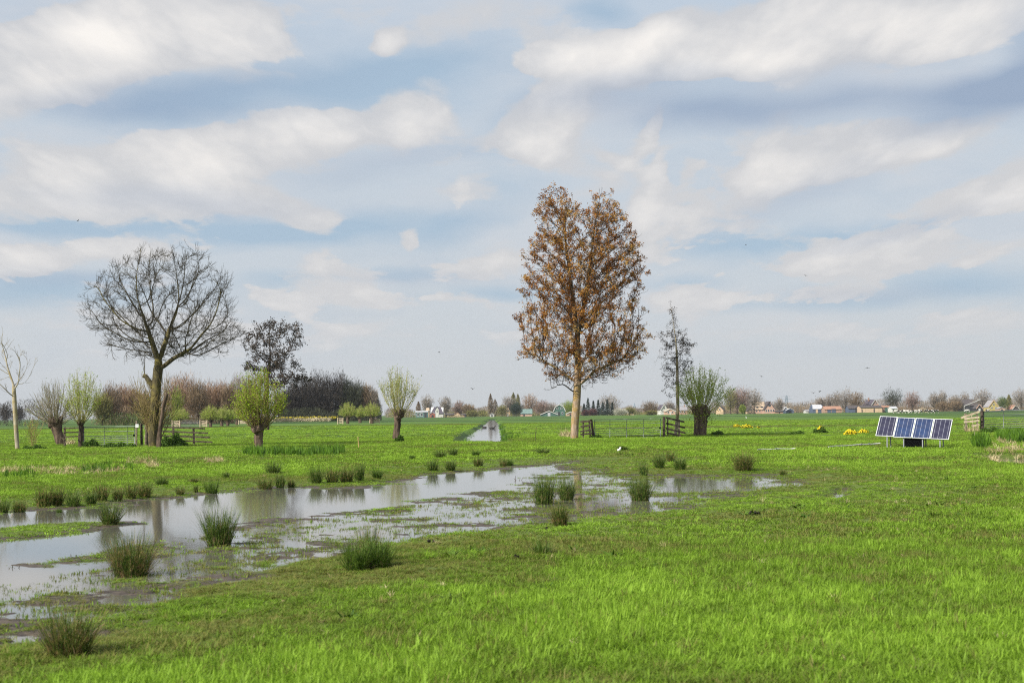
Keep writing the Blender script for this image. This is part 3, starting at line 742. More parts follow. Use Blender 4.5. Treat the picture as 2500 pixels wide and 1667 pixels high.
def grown_tree(name, base, label, cat, env, trunks, n_attr, step, di, dk, r_tip, r_base, expo=2.3, shell=.0, bias=(0, 0, .1), twig=(0, .4, .008, .5, .7), leaf=None, mats=None, leafmat=None,
               trunk_rad=None, group=None, seed=1, zcut=None, split=.06, crown_name='branches', jit=.12):
    """tree with root empty > trunk, branches, foliage; twig = (per node, length, radius, upturn, angle)"""
    g = np.random.default_rng(seed); root = empty(name, base); tag(root, label, cat, group)
    pts = env.sample(n_attr, shell, g)
    N, par = colonize(trunks, pts, step, di, dk, bias, g=g, jit=jit)
    rad, chains, kids = skeleton(N, par, r_tip, expo, r_base)
    if trunk_rad is not None:
        nt = sum(1 for _ in range(len(N)) if _ < trunk_rad[0]); 
    gb, gs = Geo(), Geo()
    chains_geo(N, rad, chains, gb, gs, split)
    thin = np.where(rad < r_tip * 3.2)[0]; thin = thin[[p >= 0 for p in par[thin]]]
    T = N[thin] - N[par[thin]]; T /= np.linalg.norm(T, axis=1, keepdims=True) + 1e-9
    leaves_at = N[thin]
    per, L, r, upt, ang = twig
    if per:
        k = max(1, int(per * len(thin))); pick = g.integers(0, len(thin), k)
        D = perp_dirs(T[pick], ang * (.4 + .8 * g.random(k))[:, None], g)
        V, Fq, tp, _ = twigs(N[thin[pick]], D, L * (.5 + .8 * g.random(k)), r, 4, upt, .2, g)
        gs.add(V, Fq)
        pick2 = g.integers(0, k, k); s_ = tp[pick2, 2]; D2 = perp_dirs((tp[pick2, 2] - tp[pick2, 1]) / (np.linalg.norm(tp[pick2, 2] - tp[pick2, 1], axis=1, keepdims=True) + 1e-9), .6, g)
        V, Fq, tp2, _ = twigs(s_, D2, L * .45, r * .8, 3, upt, .2, g); gs.add(V, Fq)
        leaves_at = np.concatenate([tp[:, 3], tp[:, 2], tp2[:, 2]])
    gb.build("trunk", mats[0], root); gs.build(crown_name, mats[1], root)
    if leaf:
        per_c, size, spread, frac = leaf
        c = leaves_at
        if zcut is not None: c = c[g.random(len(c)) < np.clip((c[:, 2] - zcut[0]) / (zcut[1] - zcut[0]), 0, 1)]
        c = c[g.random(len(c)) < frac]
        c = np.repeat(c, per_c, 0) + g.normal(0, spread, (len(c) * per_c, 3))
        V, Fq = leaf_quads(c, size, g); lg = Geo(); lg.add(V, Fq); lg.build("foliage", leafmat, root, smooth=False)
    return root

def pollard(name, base, label, s, trunk_px, rad_px, head_px, crown, n_shoots, leaf=None, mats=None, leafmat=None, group=None, seed=1, cat="tree", shoot_r=.016, sub=6, lowfan=1.35, head_leaves=0, burl=9, sub_r=.007, expn=.8):
    """pollard willow: lumpy trunk, swollen head, a broom of straight shoots; pixel sizes times s are metres.
    crown = (left, right, top) px from the head"""
    g = np.random.default_rng(seed); root = empty(name, base); tag(root, label, cat, group)
    tl = np.array([(x * s, 0, y * s) for x, y in trunk_px]); tr = np.array(rad_px) * s
    gt = Geo(); trunk_geo(tl, tr, gt, 14, .22, seed)
    hd = tl[-1]; hr = head_px * s
    for k in range(burl):                                   # knuckles of the head
        a = g.random() * 6.283; c = hd + np.array([math.cos(a) * hr * .75, math.sin(a) * hr * .75, (g.random() - .6) * hr * 1.0])
        q = np.stack([hd - [0, 0, hr * .6], c, c + (c - hd) * .45 + [0, 0, hr * .4]]); trunk_geo(q, np.array([.55, .55, .22]) * hr, gt, 8, .25, seed + k)
    gt.build("trunk", mats[0], root)
    cl, cr, ct = crown; cl, cr, ct = cl * s, cr * s, ct * s
    n = n_shoots; a = g.random(n) * 6.283; q = g.random(n) ** expn
    th = q * lowfan                                          # angle off vertical at the tip
    xr = np.where(np.cos(a) > 0, cr, cl); yr = (cl + cr) / 2
    tgt = hd + np.stack([np.cos(a) * np.sin(np.minimum(th, 1.57)) * xr, np.sin(a) * np.sin(np.minimum(th, 1.57)) * yr, np.cos(th) * ct], 1) * (.80 + .24 * g.random(n))[:, None]
    p0 = hd + np.stack([np.cos(a) * q * hr, np.sin(a) * q * hr, (g.random(n) - .5) * hr * .9], 1)
    ctrl = p0 + (tgt - p0) * np.array([.62, .62, .38]) + g.normal(0, .05, (n, 3)) * ct * .3
    t = np.linspace(0, 1, 7)[None, :, None]
    L = (1 - t) ** 2 * p0[:, None] + 2 * t * (1 - t) * ctrl[:, None] + t * t * tgt[:, None]
    L[:, 1:] += g.normal(0, .012, L[:, 1:].shape) * ct * .5
    gs = Geo(); V, Fq = tubes_batch(L, np.linspace(1, .4, 7)[None] * (shoot_r * (.6 + .7 * g.random(n)))[:, None], 4); gs.add(V, Fq)
    leaves_at = []
    if sub:
        ii = np.repeat(np.arange(n), sub); k = len(ii); u = .35 + .6 * g.random(k); f = u * 6; j = np.minimum(f.astype(int), 5); w = (f - j)[:, None]
        p = L[ii, j] * (1 - w) + L[ii, j + 1] * w; T = L[ii, j + 1] - L[ii, j]; T /= np.linalg.norm(T, axis=1, keepdims=True) + 1e-9
        V, Fq, tp, _ = twigs(p, perp_dirs(T, (.25 + .3 * g.random(k))[:, None], g), ct * (.10 + .16 * g.random(k)), sub_r, 4, .35, .12, g); gs.add(V, Fq)
        leaves_at = tp.reshape(-1, 3)
    gs.build("shoots", mats[1], root)
    if leaf:
        cnt, size, spread = leaf
        src = np.concatenate([leaves_at, L[:, 3:].reshape(-1, 3)]) if len(leaves_at) else L[:, 2:].reshape(-1, 3)
        c = src[g.integers(0, len(src), cnt)] + g.normal(0, spread, (cnt, 3))
        if head_leaves:
            hl = hd + g.normal(0, 1, (head_leaves, 3)) * np.array([hr * 1.1, hr * 1.1, hr * 1.3]); c = np.concatenate([c, hl])
        V, Fq = leaf_quads(c, size, g, aspect=2.6); lg = Geo(); lg.add(V, Fq); lg.build("foliage", leafmat, root, smooth=False)
    return root

def px_base(x, y): 
    p = ground_pt(x, y); return p, p[1] / F
# --- the big bare ash
b, s = px_base(374, 1091)
L_ = lambda pts, bx, by, s, dy=None: [((x - bx) * s, (0 if dy is None else dy[i]), (by - y) * s) for i, (x, y) in enumerate(pts)]
ash_env = px_env([(597, 400, 430), (612, 335, 480), (640, 292, 520), (675, 245, 545), (705, 226, 572), (735, 204, 566), (770, 206, 570), (795, 212, 596), (822, 228, 606), (845, 240, 590), (868, 300, 548), (888, 350, 480)], 374, 1091, s); ash_env.lump = .12; ash_env.depth = .65
grown_tree("ash_tree", b, "large bare ash tree with a broad rounded crown and lichened trunk beside the left fence", "tree", ash_env,
           [(L_([(374, 1098), (373, 1050), (377, 1000), (381, 950), (386, 900), (388, 876)], 374, 1091, s), -1), (L_([(387, 885), (377, 845), (366, 800)], 374, 1091, s, [0, -.3, -.7]), 22), (L_([(387, 885), (400, 840), (411, 795)], 374, 1091, s, [0, .2, .5]), 23), (L_([(387, 905), (425, 876), (465, 856)], 374, 1091, s, [0, -.2, -.3]), 20)], 1500, .23, 2.6, .42, 0.0105, .28, 2.1, .60, (0, 0, .34),
           twig=(3.0, .62, .0092, 1.1, .65), mats=(m_bark_ash, m_twig_ash), seed=5, split=.07, jit=.08)
# --- the bronze poplar
b, s = px_base(1405, 1071)
rows = [(478, 1322, 1400), (505, 1318, 1420), (530, 1316, 1430), (560, 1316, 1430)]
pop_env = px_env([(500, 1318, 1505), (530, 1315, 1530), (570, 1314, 1560), (600, 1303, 1566), (640, 1290, 1577), (690, 1292, 1580), (740, 1278, 1578), (775, 1266, 1574), (810, 1266, 1590), (850, 1272, 1596), (885, 1278, 1585), (910, 1315, 1545), (940, 1340, 1505), (960, 1370, 1440)], 1405, 1071, s, .8); pop_env.lump = .07
class Multi:
    def __init__(s, parts): s.p = parts
    def sample(s, n, shell, g): return np.concatenate([e.sample(int(n * w), shell, g) for e, w in s.p])
topL = px_env([(456, 1372, 1388), (472, 1336, 1400), (500, 1320, 1414), (540, 1318, 1425)], 1405, 1071, s, .8)
topR = px_env([(476, 1448, 1486), (492, 1440, 1500), (520, 1436, 1522), (550, 1430, 1540)], 1405, 1071, s, .8)
def cut_notch(e):
    class Nn:
        def sample(self, n, shell, g):
            q = e.sample(n * 2, shell, g); xx = q[:, 0] / s + 1405; yy = 1071 - q[:, 2] / s
            k = ~((yy < 585) & (np.abs(xx - 1428) < (585 - yy) * .36)); return q[k][:n]
    return Nn()
grown_tree("poplar_tree", b, "tall poplar in bronze young leaf, standing left of the middle metal gate", "tree", Multi([(cut_notch(pop_env), .80), (topL, .11), (topR, .09)]),
           [(L_([(1402, 1080), (1404, 1030), (1409, 980), (1412, 930), (1413, 880), (1412, 800), (1400, 700), (1388, 600), (1384, 520)], 1405, 1071, s), -1),
            (L_([(1413, 830), (1432, 730), (1446, 640), (1460, 540)], 1405, 1071, s, [0, -.3, -.5, -.6]), 26),
            (L_([(1411, 935), (1360, 898), (1312, 868)], 1405, 1071, s, [0, .2, .3]), 15), (L_([(1411, 945), (1455, 905), (1525, 876)], 1405, 1071, s, [0, -.3, -.4]), 14), (L_([(1408, 962), (1375, 936), (1346, 950)], 1405, 1071, s, [0, -.4, -.8]), 12), (L_([(1411, 925), (1425, 890), (1440, 860)], 1405, 1071, s, [0, 1.2, 2.4]), 16)], 2300, .27, 3.0, .45, .0105, .28, 1.95, .25, (0, 0, .9),
           twig=(1.9, .5, .010, 1.0, .5), leaf=(9, .11, .072, .37), mats=(m_bark_pop, m_twig_pop), leafmat=m_leaf_pop, seed=8, split=.09, zcut=((1071 - 965) * s, (1071 - 830) * s))
# --- the dark alder behind the green pollard
b, s = px_base(653, 1050)
ald_env = px_env([(783, 640, 662), (792, 612, 735), (810, 605, 742), (832, 600, 757), (858, 598, 738), (880, 596, 735), (905, 593, 758), (930, 605, 760), (950, 640, 752)], 653, 1050, s)
grown_tree("alder_tree", b, "dark alder with clumped twigs rising behind the bright green pollard", "tree", ald_env, [(L_([(653, 1056), (652, 980), (653, 930), (657, 900), (660, 870)], 653, 1050, s), -1)],
           420, .42, 3.6, .95, .016, .26, 2.3, .2, (0, 0, .10), twig=(1.6, .7, .014, .4, .9), leaf=(8, .22, .18, .75), mats=(m_bark_dark, m_bark_dark), leafmat=m_catkin, seed=12, split=.09)
# --- slender alder by the middle gate
b, s = px_base(1650, 1063)
al2 = px_env([(748, 1640, 1648), (775, 1638, 1656), (795, 1628, 1668), (812, 1614, 1690), (842, 1612, 1708), (868, 1602, 1704), (900, 1616, 1704), (930, 1620, 1698), (955, 1616, 1676), (968, 1626, 1662)], 1650, 1063, s)
grown_tree("slender_alder_tree", b, "slender alder with dark catkins and a pale trunk right of the middle gate", "tree", al2,
           [(L_([(1648, 1068), (1652, 1040), (1656, 1000), (1656, 940), (1656, 880), (1654, 830), (1648, 785), (1643, 744)], 1650, 1063, s), -1)],
           330, .20, 1.7, .40, .009, .125, 2.4, .1, (0, 0, -.02), twig=(1.7, .34, .0075, .5, .9), leaf=(4, .085, .07, .75), mats=(m_bark_pale, m_twig_ash), leafmat=m_catkin, seed=21, split=.045)
# --- pale bare tree at the left edge
b, s = px_base(43, 1096)
bt = px_env([(800, 4, 16), (830, -30, 55), (865, -55, 100), (900, -60, 97), (930, -50, 84), (955, -35, 66), (975, 5, 54)], 43, 1096, s)
grown_tree("pale_young_tree", b, "slim bare tree with whitish trunk at the left edge of the picture", "tree", bt, [(L_([(43, 1101), (40, 1060), (37, 1020), (35, 985), (33, 950)], 43, 1096, s), -1)],
           190, .24, 2.6, .62, .011, .13, 2.2, .3, (0, 0, .35), twig=(.9, .45, .008, .8, .5), mats=(m_bark_pale, m_shoot_grey), seed=33, split=.045)
# ------------------------------------------------------------------ pollard willows
b, s = px_base(197, 1091)
pollard("pollard_willow", b, "young pollard willow with pale green shoots on a thin trunk beside the leaning pollard", s, [(0, -5), (-1, 20), (1, 45), (0, 58)], [6, 5, 5, 6], 8, (58, 60, 138), 75, (2300, .10, .06),
        (m_bark_dark, m_shoot_olive), m_leaf_wil, seed=41, shoot_r=.017, sub=5, lowfan=1.2, sub_r=.008, burl=6, expn=.6)
b, s = px_base(150, 1086)
pollard("pollard_willow", b, "stout leaning pollard willow with a hollow split trunk and grey brown shoots", s, [(0, -5), (-4, 14), (-11, 36), (-15, 56)], [13, 12, 13, 15], 15, (76, 62, 104), 150, (500, .09, .05),
        (m_bark_wil, m_shoot_grey), m_leaf_pale, seed=42, shoot_r=.017, sub=4, lowfan=1.4, sub_r=.008, burl=12, expn=.6)
b, s = px_base(632, 1093)
pollard("pollard_willow", b, "bright green pollard willow with short thick trunk standing before the dark alder", s, [(0, -5), (-1, 20), (1, 40), (1, 54)], [12, 10, 12, 17], 18, (74, 78, 136), 130, (7200, .10, .06),
        (m_bark_wil, m_shoot_brown), m_leaf_bright, seed=43, shoot_r=.019, sub=5, lowfan=1.2, head_leaves=160, sub_r=.008, expn=.6)
b, s = px_base(968, 1072)
pollard("pollard_willow", b, "lone pollard willow with a tall open broom of shoots left of the ditch", s, [(-1, -5), (0, 20), (3, 42), (5, 62)], [9, 8, 8, 11], 13, (62, 68, 116), 62, (1300, .12, .06),
        (m_bark_wil, m_shoot_olive), m_leaf_pale, seed=44, shoot_r=.020, sub=5, lowfan=.95, sub_r=.009, expn=.55)
b, s = px_base(1710, 1064)
pollard("pollard_willow", b, "thick pollard willow with leafy head right of the slender alder", s, [(-1, -5), (0, 20), (2, 40), (3, 60)], [16, 14, 16, 20], 19, (66, 92, 116), 80, (4600, .12, .08),
        (m_bark_wil, m_shoot_olive), m_leaf_wil, seed=45, shoot_r=.020, sub=4, lowfan=1.12, head_leaves=1300, sub_r=.009, expn=.55)
# small sapling bush and the suckers and cut stem at the foot of the ash
def shoot_bush(name, base, label, n, h, spread, mat, leafm=None, leafn=0, seed=1, cat="shrub", group=None, r=.010, sub=4):
    g = np.random.default_rng(seed); root = empty(name, base); tag(root, label, cat, group)
    a = g.random(n) * 6.283; d = np.stack([np.cos(a) * spread * g.random(n), np.sin(a) * spread * g.random(n), np.ones(n)], 1)
    V, F1, tp, _ = twigs(np.stack([np.cos(a) * .12, np.sin(a) * .12, np.zeros(n)], 1), d, h * (.5 + .5 * g.random(n)), r, 6, .2, .15, g, 4)
    gs = Geo(); gs.add(V, F1)
    ii = np.repeat(np.arange(n), sub); j = g.integers(2, 5, len(ii)); T = tp[ii, j + 1] - tp[ii, j]; T /= np.linalg.norm(T, axis=1, keepdims=True)
    V, F1, t2, _ = twigs(tp[ii, j], perp_dirs(T, (.3 + .4 * g.random(len(ii)))[:, None], g), h * .3, r * .6, 4, .3, .2, g); gs.add(V, F1)
    gs.build("stems", mat, root)
    if leafn:
        c = t2.reshape(-1, 3)[g.integers(0, len(t2) * 4, leafn)] + g.normal(0, .05, (leafn, 3)); V, F1 = leaf_quads(c, .07, g); lg = Geo(); lg.add(V, F1); lg.build("foliage", leafm, root, smooth=False)
    return root
b, s = px_base(80, 1090); shoot_bush("willow_sapling", b, "thin brown sapling bush between the pale tree and the leaning pollard", 16, 2.3, .55, m_shoot_brown, m_leaf_bright, 160, 51, "shrub", r=.013, sub=5)
b, s = px_base(380, 1090); shoot_bush("sucker_shoots", b + np.array([.1, -.45, 0]), "reddish brown sucker shoots round the foot of the big ash", 60, 4.4, .40, m_shoot_brown, m_leaf_bright, 160, 52, "shrub", r=.020, sub=6)
b, s = px_base(394, 1092)
gq = Geo(); trunk_geo(np.array([(-.05, 0, -.1), (.02, .0, 1.0), (.20, .0, 2.2), (.42, .0, 3.1)]), [.15, .12, .10, .11], gq, 10, .3, 8)
o = gq.build("ash_side_stem", m_bark_wil); o.location = b + np.array([-.05, -.25, 0]); tag(o, "leaning cut stem growing beside the big ash trunk", "tree stem")
b, s = px_base(374, 1091)
gq = Geo(); trunk_geo(np.array([(.0, 0, 3.55), (-.22, -.02, 3.85), (-.42, -.03, 4.15), (-.58, -.03, 4.22)]), [.19, .15, .13, .12], gq, 10, .25, 9)
V, F1, tp, _ = twigs(np.repeat([[-.50, -.03, 4.2]], 6, 0), np.array([[0, 0, 1.0]] * 6), 1.6, .011, 5, .1, .12); gq.add(V, F1)
ash_root = [o for o in COL.objects if o.name == "ash_tree"][0]
o = gq.build("broken_limb", m_bark_ash, ash_root)

# ------------------------------------------------------------------ far trees: limbs and many fine twig streaks
def fuzzy(name, base, h, w, label, mat_t, mat_c, kind='round', n=900, sl=.8, sw=.05, seed=1, cat="tree", group=None, trunk_h=.22, dens_low=0.0):
    g = np.random.default_rng(seed); root = empty(name, base); tag(root, label, cat, group)
    gt = Geo(); tr = max(.06, h * .016)
    zt = h * trunk_h
    if kind in ('shrub', 'conifer'): zt = h * .05
    top = np.array([g.normal(0, .03) * h, 0, h * .9])
    V, F1 = tubes_batch(np.stack([[0, 0, -.1], [0, 0, zt], top * .6 + [0, 0, zt * .4], top])[None], np.array([[tr * 1.3, tr, tr * .6, tr * .2]]), 6); gt.add(V, F1)
    m = 12; a = g.random(m) * 6.283; z0 = zt + (h * .45) * g.random(m); R_c = w / 2
    if kind not in ('conifer', 'shrub'):
        tip = np.stack([np.cos(a) * R_c * .75, np.sin(a) * R_c * .75, z0 + h * (.18 + .25 * g.random(m))], 1); tip[:, 2] = np.minimum(tip[:, 2], h * .93)
        p0 = np.stack([np.zeros(m), np.zeros(m), z0 * .8 + zt * .2], 1); V, F1 = tubes_batch(np.stack([p0, p0 * .45 + tip * .55 - [0, 0, h * .03], tip], 1), np.tile([[tr * .55, tr * .35, tr * .15]], (m, 1)), 4); gt.add(V, F1)
    gt.build("trunk", mat_t, root)
    # clumps give an uneven outline with gaps
    nc = 14 if kind in ('round', 'vase') else 9
    q = g.random(n) ** .42 * (1 + .12 * g.normal(0, 1, n))
    if kind in ('round', 'vase', 'dome', 'shrub'):
        lo = zt * (.9 if kind != 'dome' else .8); cz = lo + (h - lo) * (.48 if kind != 'vase' else .55)
        v = g.normal(0, 1, (n, 3)); v /= np.linalg.norm(v, axis=1, keepdims=True); ph = np.arctan2(v[:, 1], v[:, 0]); lump = 1 + .20 * np.sin(ph * 3 + seed) * np.sin(v[:, 2] * 5 + seed * 2) + .14 * np.sin(ph * 7 + seed * 3 + v[:, 2] * 9)
        c = v * (q * lump)[:, None] * np.array([R_c, R_c, (h - lo) * .5]) + [0, 0, cz]
        if kind in ('vase',): c[:, :2] *= np.clip(.45 + .75 * (c[:, 2:] - lo) / (h - lo), .3, 1.1)
        if kind in ('shrub', 'dome'): c[:, 2] = np.abs(c[:, 2] - lo) * .98 + lo * .6
        d = c - [0, 0, lo + .1 * h]; 
    elif kind in ('spire', 'conifer'):
        t = g.random(n) ** (1.0 if kind == 'spire' else 1.4); lo = zt * .8
        prof = (np.sin(np.pi * np.clip(t * .85 + .15, 0, 1)) ** .8) if kind == 'spire' else (1.02 - t) ** .85 * (1 + .25 * np.sin(t * 40 + seed))
        ph = g.random(n) * 6.283; rr2 = R_c * prof * np.sqrt(g.random(n)); c = np.stack([np.cos(ph) * rr2, np.sin(ph) * rr2, lo + t * (h - lo)], 1)
        d = np.stack([np.cos(ph) * .4, np.sin(ph) * .4, np.full(n, .9 if kind == 'spire' else -.1)], 1)
    d = d / (np.linalg.norm(d, axis=1, keepdims=True) + 1e-6) + g.normal(0, .35, (n, 3)) + [0, 0, .35 if kind != 'conifer' else 0]; d /= np.linalg.norm(d, axis=1, keepdims=True)
    sd = np.cross(d, g.normal(0, 1, (n, 3))); sd /= np.linalg.norm(sd, axis=1, keepdims=True); L = sl * (.6 + .8 * g.random(n))[:, None]; wv = sw * (.6 + .8 * g.random(n))[:, None]
    V = np.stack([c - d * L / 2, c + sd * wv / 2, c + d * L / 2, c - sd * wv / 2], 1).reshape(-1, 3)
    lg = Geo(); lg.add(V, np.arange(4 * n).reshape(n, 4)); lg.build("crown", mat_c, root, smooth=False)
    return root
def tw(name, *cols): return leaf_mat(name, list(cols), .12, .9, scale=.35, spec=.1)
MC = dict(
    red=tw("red_brown_twigs", (.17, .105, .065), (.28, .18, .115), (.36, .25, .165)), brown=tw("brown_twigs", (.13, .088, .052), (.21, .15, .09), (.27, .20, .13)),
    grey=tw("grey_twigs", (.15, .125, .10), (.24, .20, .165), (.33, .28, .235)), dark=tw("dark_twigs", (.030, .026, .026), (.055, .048, .044), (.085, .072, .06)),
    darkgreen=tw("dark_green_twigs", (.026, .032, .020), (.05, .055, .032), (.075, .08, .045)), olive=tw("olive_twigs", (.12, .115, .035), (.18, .17, .05), (.24, .22, .08)),
    lime=leaf_mat("lime_leaves", [(.15, .20, .02), (.22, .29, .03), (.30, .36, .05)], .35, scale=.8), green=leaf_mat("green_leaves", [(.06, .10, .02), (.11, .16, .035), (.16, .21, .05)], .3, scale=.5),
    fir=leaf_mat("fir_needles", [(.010, .022, .016), (.020, .040, .026), (.035, .055, .036)], .1, scale=.5), pink=tw("pinkish_twigs", (.16, .10, .08), (.24, .16, .13), (.32, .23, .19)),
    pale=leaf_mat("pale_blossom", [(.35, .34, .26), (.5, .49, .40), (.6, .58, .5)], .3, scale=.5), purple=tw("purple_twigs", (.07, .03, .028), (.11, .05, .042), (.15, .07, .06)))
def far_tree(x, top, w, kind, col, label, D, n=700, name="far_tree", group=None, seed=None, **kw):
    yb = 1010 - .0116 * (x - 1250) + CAM_H * F / D
    s = D / F; X = P(x, yb, D)[0]
    return fuzzy(name, (X, D, 0), (yb - top) * s, w * s, label, m_bark_dark, MC[col], kind, n, sl=kw.pop('sl', 1.15 * (D / 900) ** .5), sw=kw.pop('sw', .17 * (D / 900)), seed=seed or int(x), group=group, **kw)
GB = "trees of the brown wood"; GD = "trees of the dark wood"; GH = "trees along the horizon"
# the brown wood on the left
for x, top, w, col, D, lab in [
    (250, 962, 46, 'olive', 372, "olive tinged bare tree at the left end of the brown wood"), (272, 938, 54, 'brown', 380, "dark brown tree of the brown wood just right of the thin pollard"),
    (304, 938, 52, 'red', 395, "red brown tree of the brown wood right of the thin pollard's crown"), (330, 946, 44, 'red', 400, "small russet tree of the brown wood left of the ash trunk"),
    (350, 956, 50, 'brown', 385, "low brown tree of the wood directly behind the ash trunk"), (428, 918, 62, 'red', 400, "tall reddish tree of the wood just right of the ash trunk"),
    (456, 914, 60, 'red', 395, "tallest reddish bare tree in the middle of the brown wood"), (484, 930, 54, 'brown', 380, "brown tree right of the tallest reddish tree of the wood"),
    (512, 934, 50, 'red', 390, "russet tree of the wood above the paired small pollards"), (540, 930, 52, 'red', 385, "russet tree of the wood left of the grey tree"),
    (560, 938, 44, 'brown', 378, "narrow brown tree of the wood left of the bright green pollard"), (584, 914, 56, 'grey', 410, "grey bare tree standing highest left of the bright green pollard"),
    (614, 922, 50, 'dark', 420, "dark bare tree directly behind the bright green pollard")]:
    far_tree(x, top, w, 'round', col, lab, D, 5200, "bare_tree", GB, sl=1.1, sw=.07, trunk_h=.12)
far_tree(432, 944, 34, 'round', 'lime', "lime green leafy tree between the ash trunk and the reddish trees", 355, 1600, "leafy_tree", GB, sl=.5, sw=.10, trunk_h=.15)
for x, top, w, col, lab in [
    (690, 952, 44, 'dark', "low dark tree at the left end of the dark wood"), (716, 936, 48, 'dark', "dark bare tree of the dark wood beside the alder"), (744, 922, 50, 'dark', "dark tree on the left shoulder of the dark wood"),
    (774, 908, 54, 'dark', "tallest dark bare tree at the peak of the dark wood"), (802, 914, 50, 'dark', "dark tree just right of the peak of the dark wood"), (830, 910, 40, 'dark', "dark tree with spiky top right of the peak of the dark wood"),
    (852, 922, 46, 'darkgreen', "greenish dark tree above the small pollard trio"), (874, 934, 46, 'darkgreen', "greenish dark tree at the right shoulder of the dark wood"), (896, 940, 34, 'brown', "brown tree at the right end of the dark wood"),
    (912, 952, 30, 'grey', "pale grey tree at the far right end of the dark wood")]:
    far_tree(x, top, w, 'round', col, lab, 470, 5200, "bare_tree", GD, sl=1.3, sw=.09, trunk_h=.10)
def thicket(name, x0, x1, top0, top1, D, col, n, label_seed, dep=18):
    g = np.random.default_rng(label_seed); s = D / F; x = x0 + (x1 - x0) * g.random(n); top = np.interp(x, [x0, (x0 + x1) / 2, x1], [top0, min(top0, top1), top1])
    hh = (1010 - .0116 * (x - 1250) + CAM_H / s - top) * s; X = (x - 1250) * s; z = hh * g.random(n) * (.75 + .5 * vnoise(X * .22, X * 0, 7)); Y = D + dep * (g.random(n) - .3)
    c = np.stack([X, Y, z], 1); d = g.normal(0, .35, (n, 3)) + [0, 0, .9]; d /= np.linalg.norm(d, axis=1, keepdims=True); sd = np.cross(d, g.normal(0, 1, (n, 3))); sd /= np.linalg.norm(sd, axis=1, keepdims=True)
    L = 1.2 * max(1, D / 500) * (.6 + .8 * g.random(n))[:, None]; wv = .09 * max(1, (D / 420)) * (.6 + .8 * g.random(n))[:, None]
    V = np.stack([c - d * L / 2, c + sd * wv / 2, c + d * L / 2, c - sd * wv / 2], 1).reshape(-1, 3); lg = Geo(); lg.add(V, np.arange(4 * n).reshape(n, 4))
    return tag(lg.build(name, MC[col], smooth=False), "tangled undergrowth", kind='stuff')
thicket("undergrowth", 235, 640, 985, 985, 392, 'brown', 15000, 3)
thicket("undergrowth", 238, 420, 1010, 1000, 375, 'green', 2200, 13)
thicket("undergrowth", 676, 925, 985, 985, 480, 'dark', 15000, 4)
thicket("undergrowth", 690, 900, 1000, 1000, 462, 'darkgreen', 6000, 5)
thicket("undergrowth", -60, 130, 992, 985, 420, 'dark', 2600, 6)
# small pollards further off
def small_pollard(x, yb, top, w, label, seed, D=None):
    b, s = px_base(x, yb); hpx = yb - top
    pollard("small_pollard_willow", b, label, s, [(0, -2), (0, hpx * .2), (1, hpx * .36)], [4.2, 3.6, 4.6], 6.5, (w * .52, w * .52, hpx * .64), 150, (3600, .15, .10), (m_bark_wil, m_shoot_olive), m_leaf_wil, "small pollards in the far meadow", seed, shoot_r=.03, sub=4, lowfan=1.5, burl=4, sub_r=.016, expn=.5)
small_pollard(437, 1040, 994, 50, "small round green pollard just right of the ash trunk behind the pale gate", 61)
small_pollard(514, 1043, 988, 50, "largest of the small green pollards between the ash and the bright pollard", 62)
small_pollard(541, 1040, 993, 34, "small green pollard touching the largest one on its right", 63)
small_pollard(556, 1039, 996, 30, "small thin trunked pollard in the middle of the row left of the bright pollard", 64)
small_pollard(579, 1037, 994, 34, "small pollard partly hidden by the bright green pollard", 65)
small_pollard(849, 1034, 981, 46, "left and broadest of the three small pollards before the dark wood", 66)
small_pollard(879, 1032, 988, 22, "thin middle pollard of the three before the dark wood", 67)
small_pollard(908, 1034, 980, 44, "right hand one of the three small pollards before the dark wood", 68)
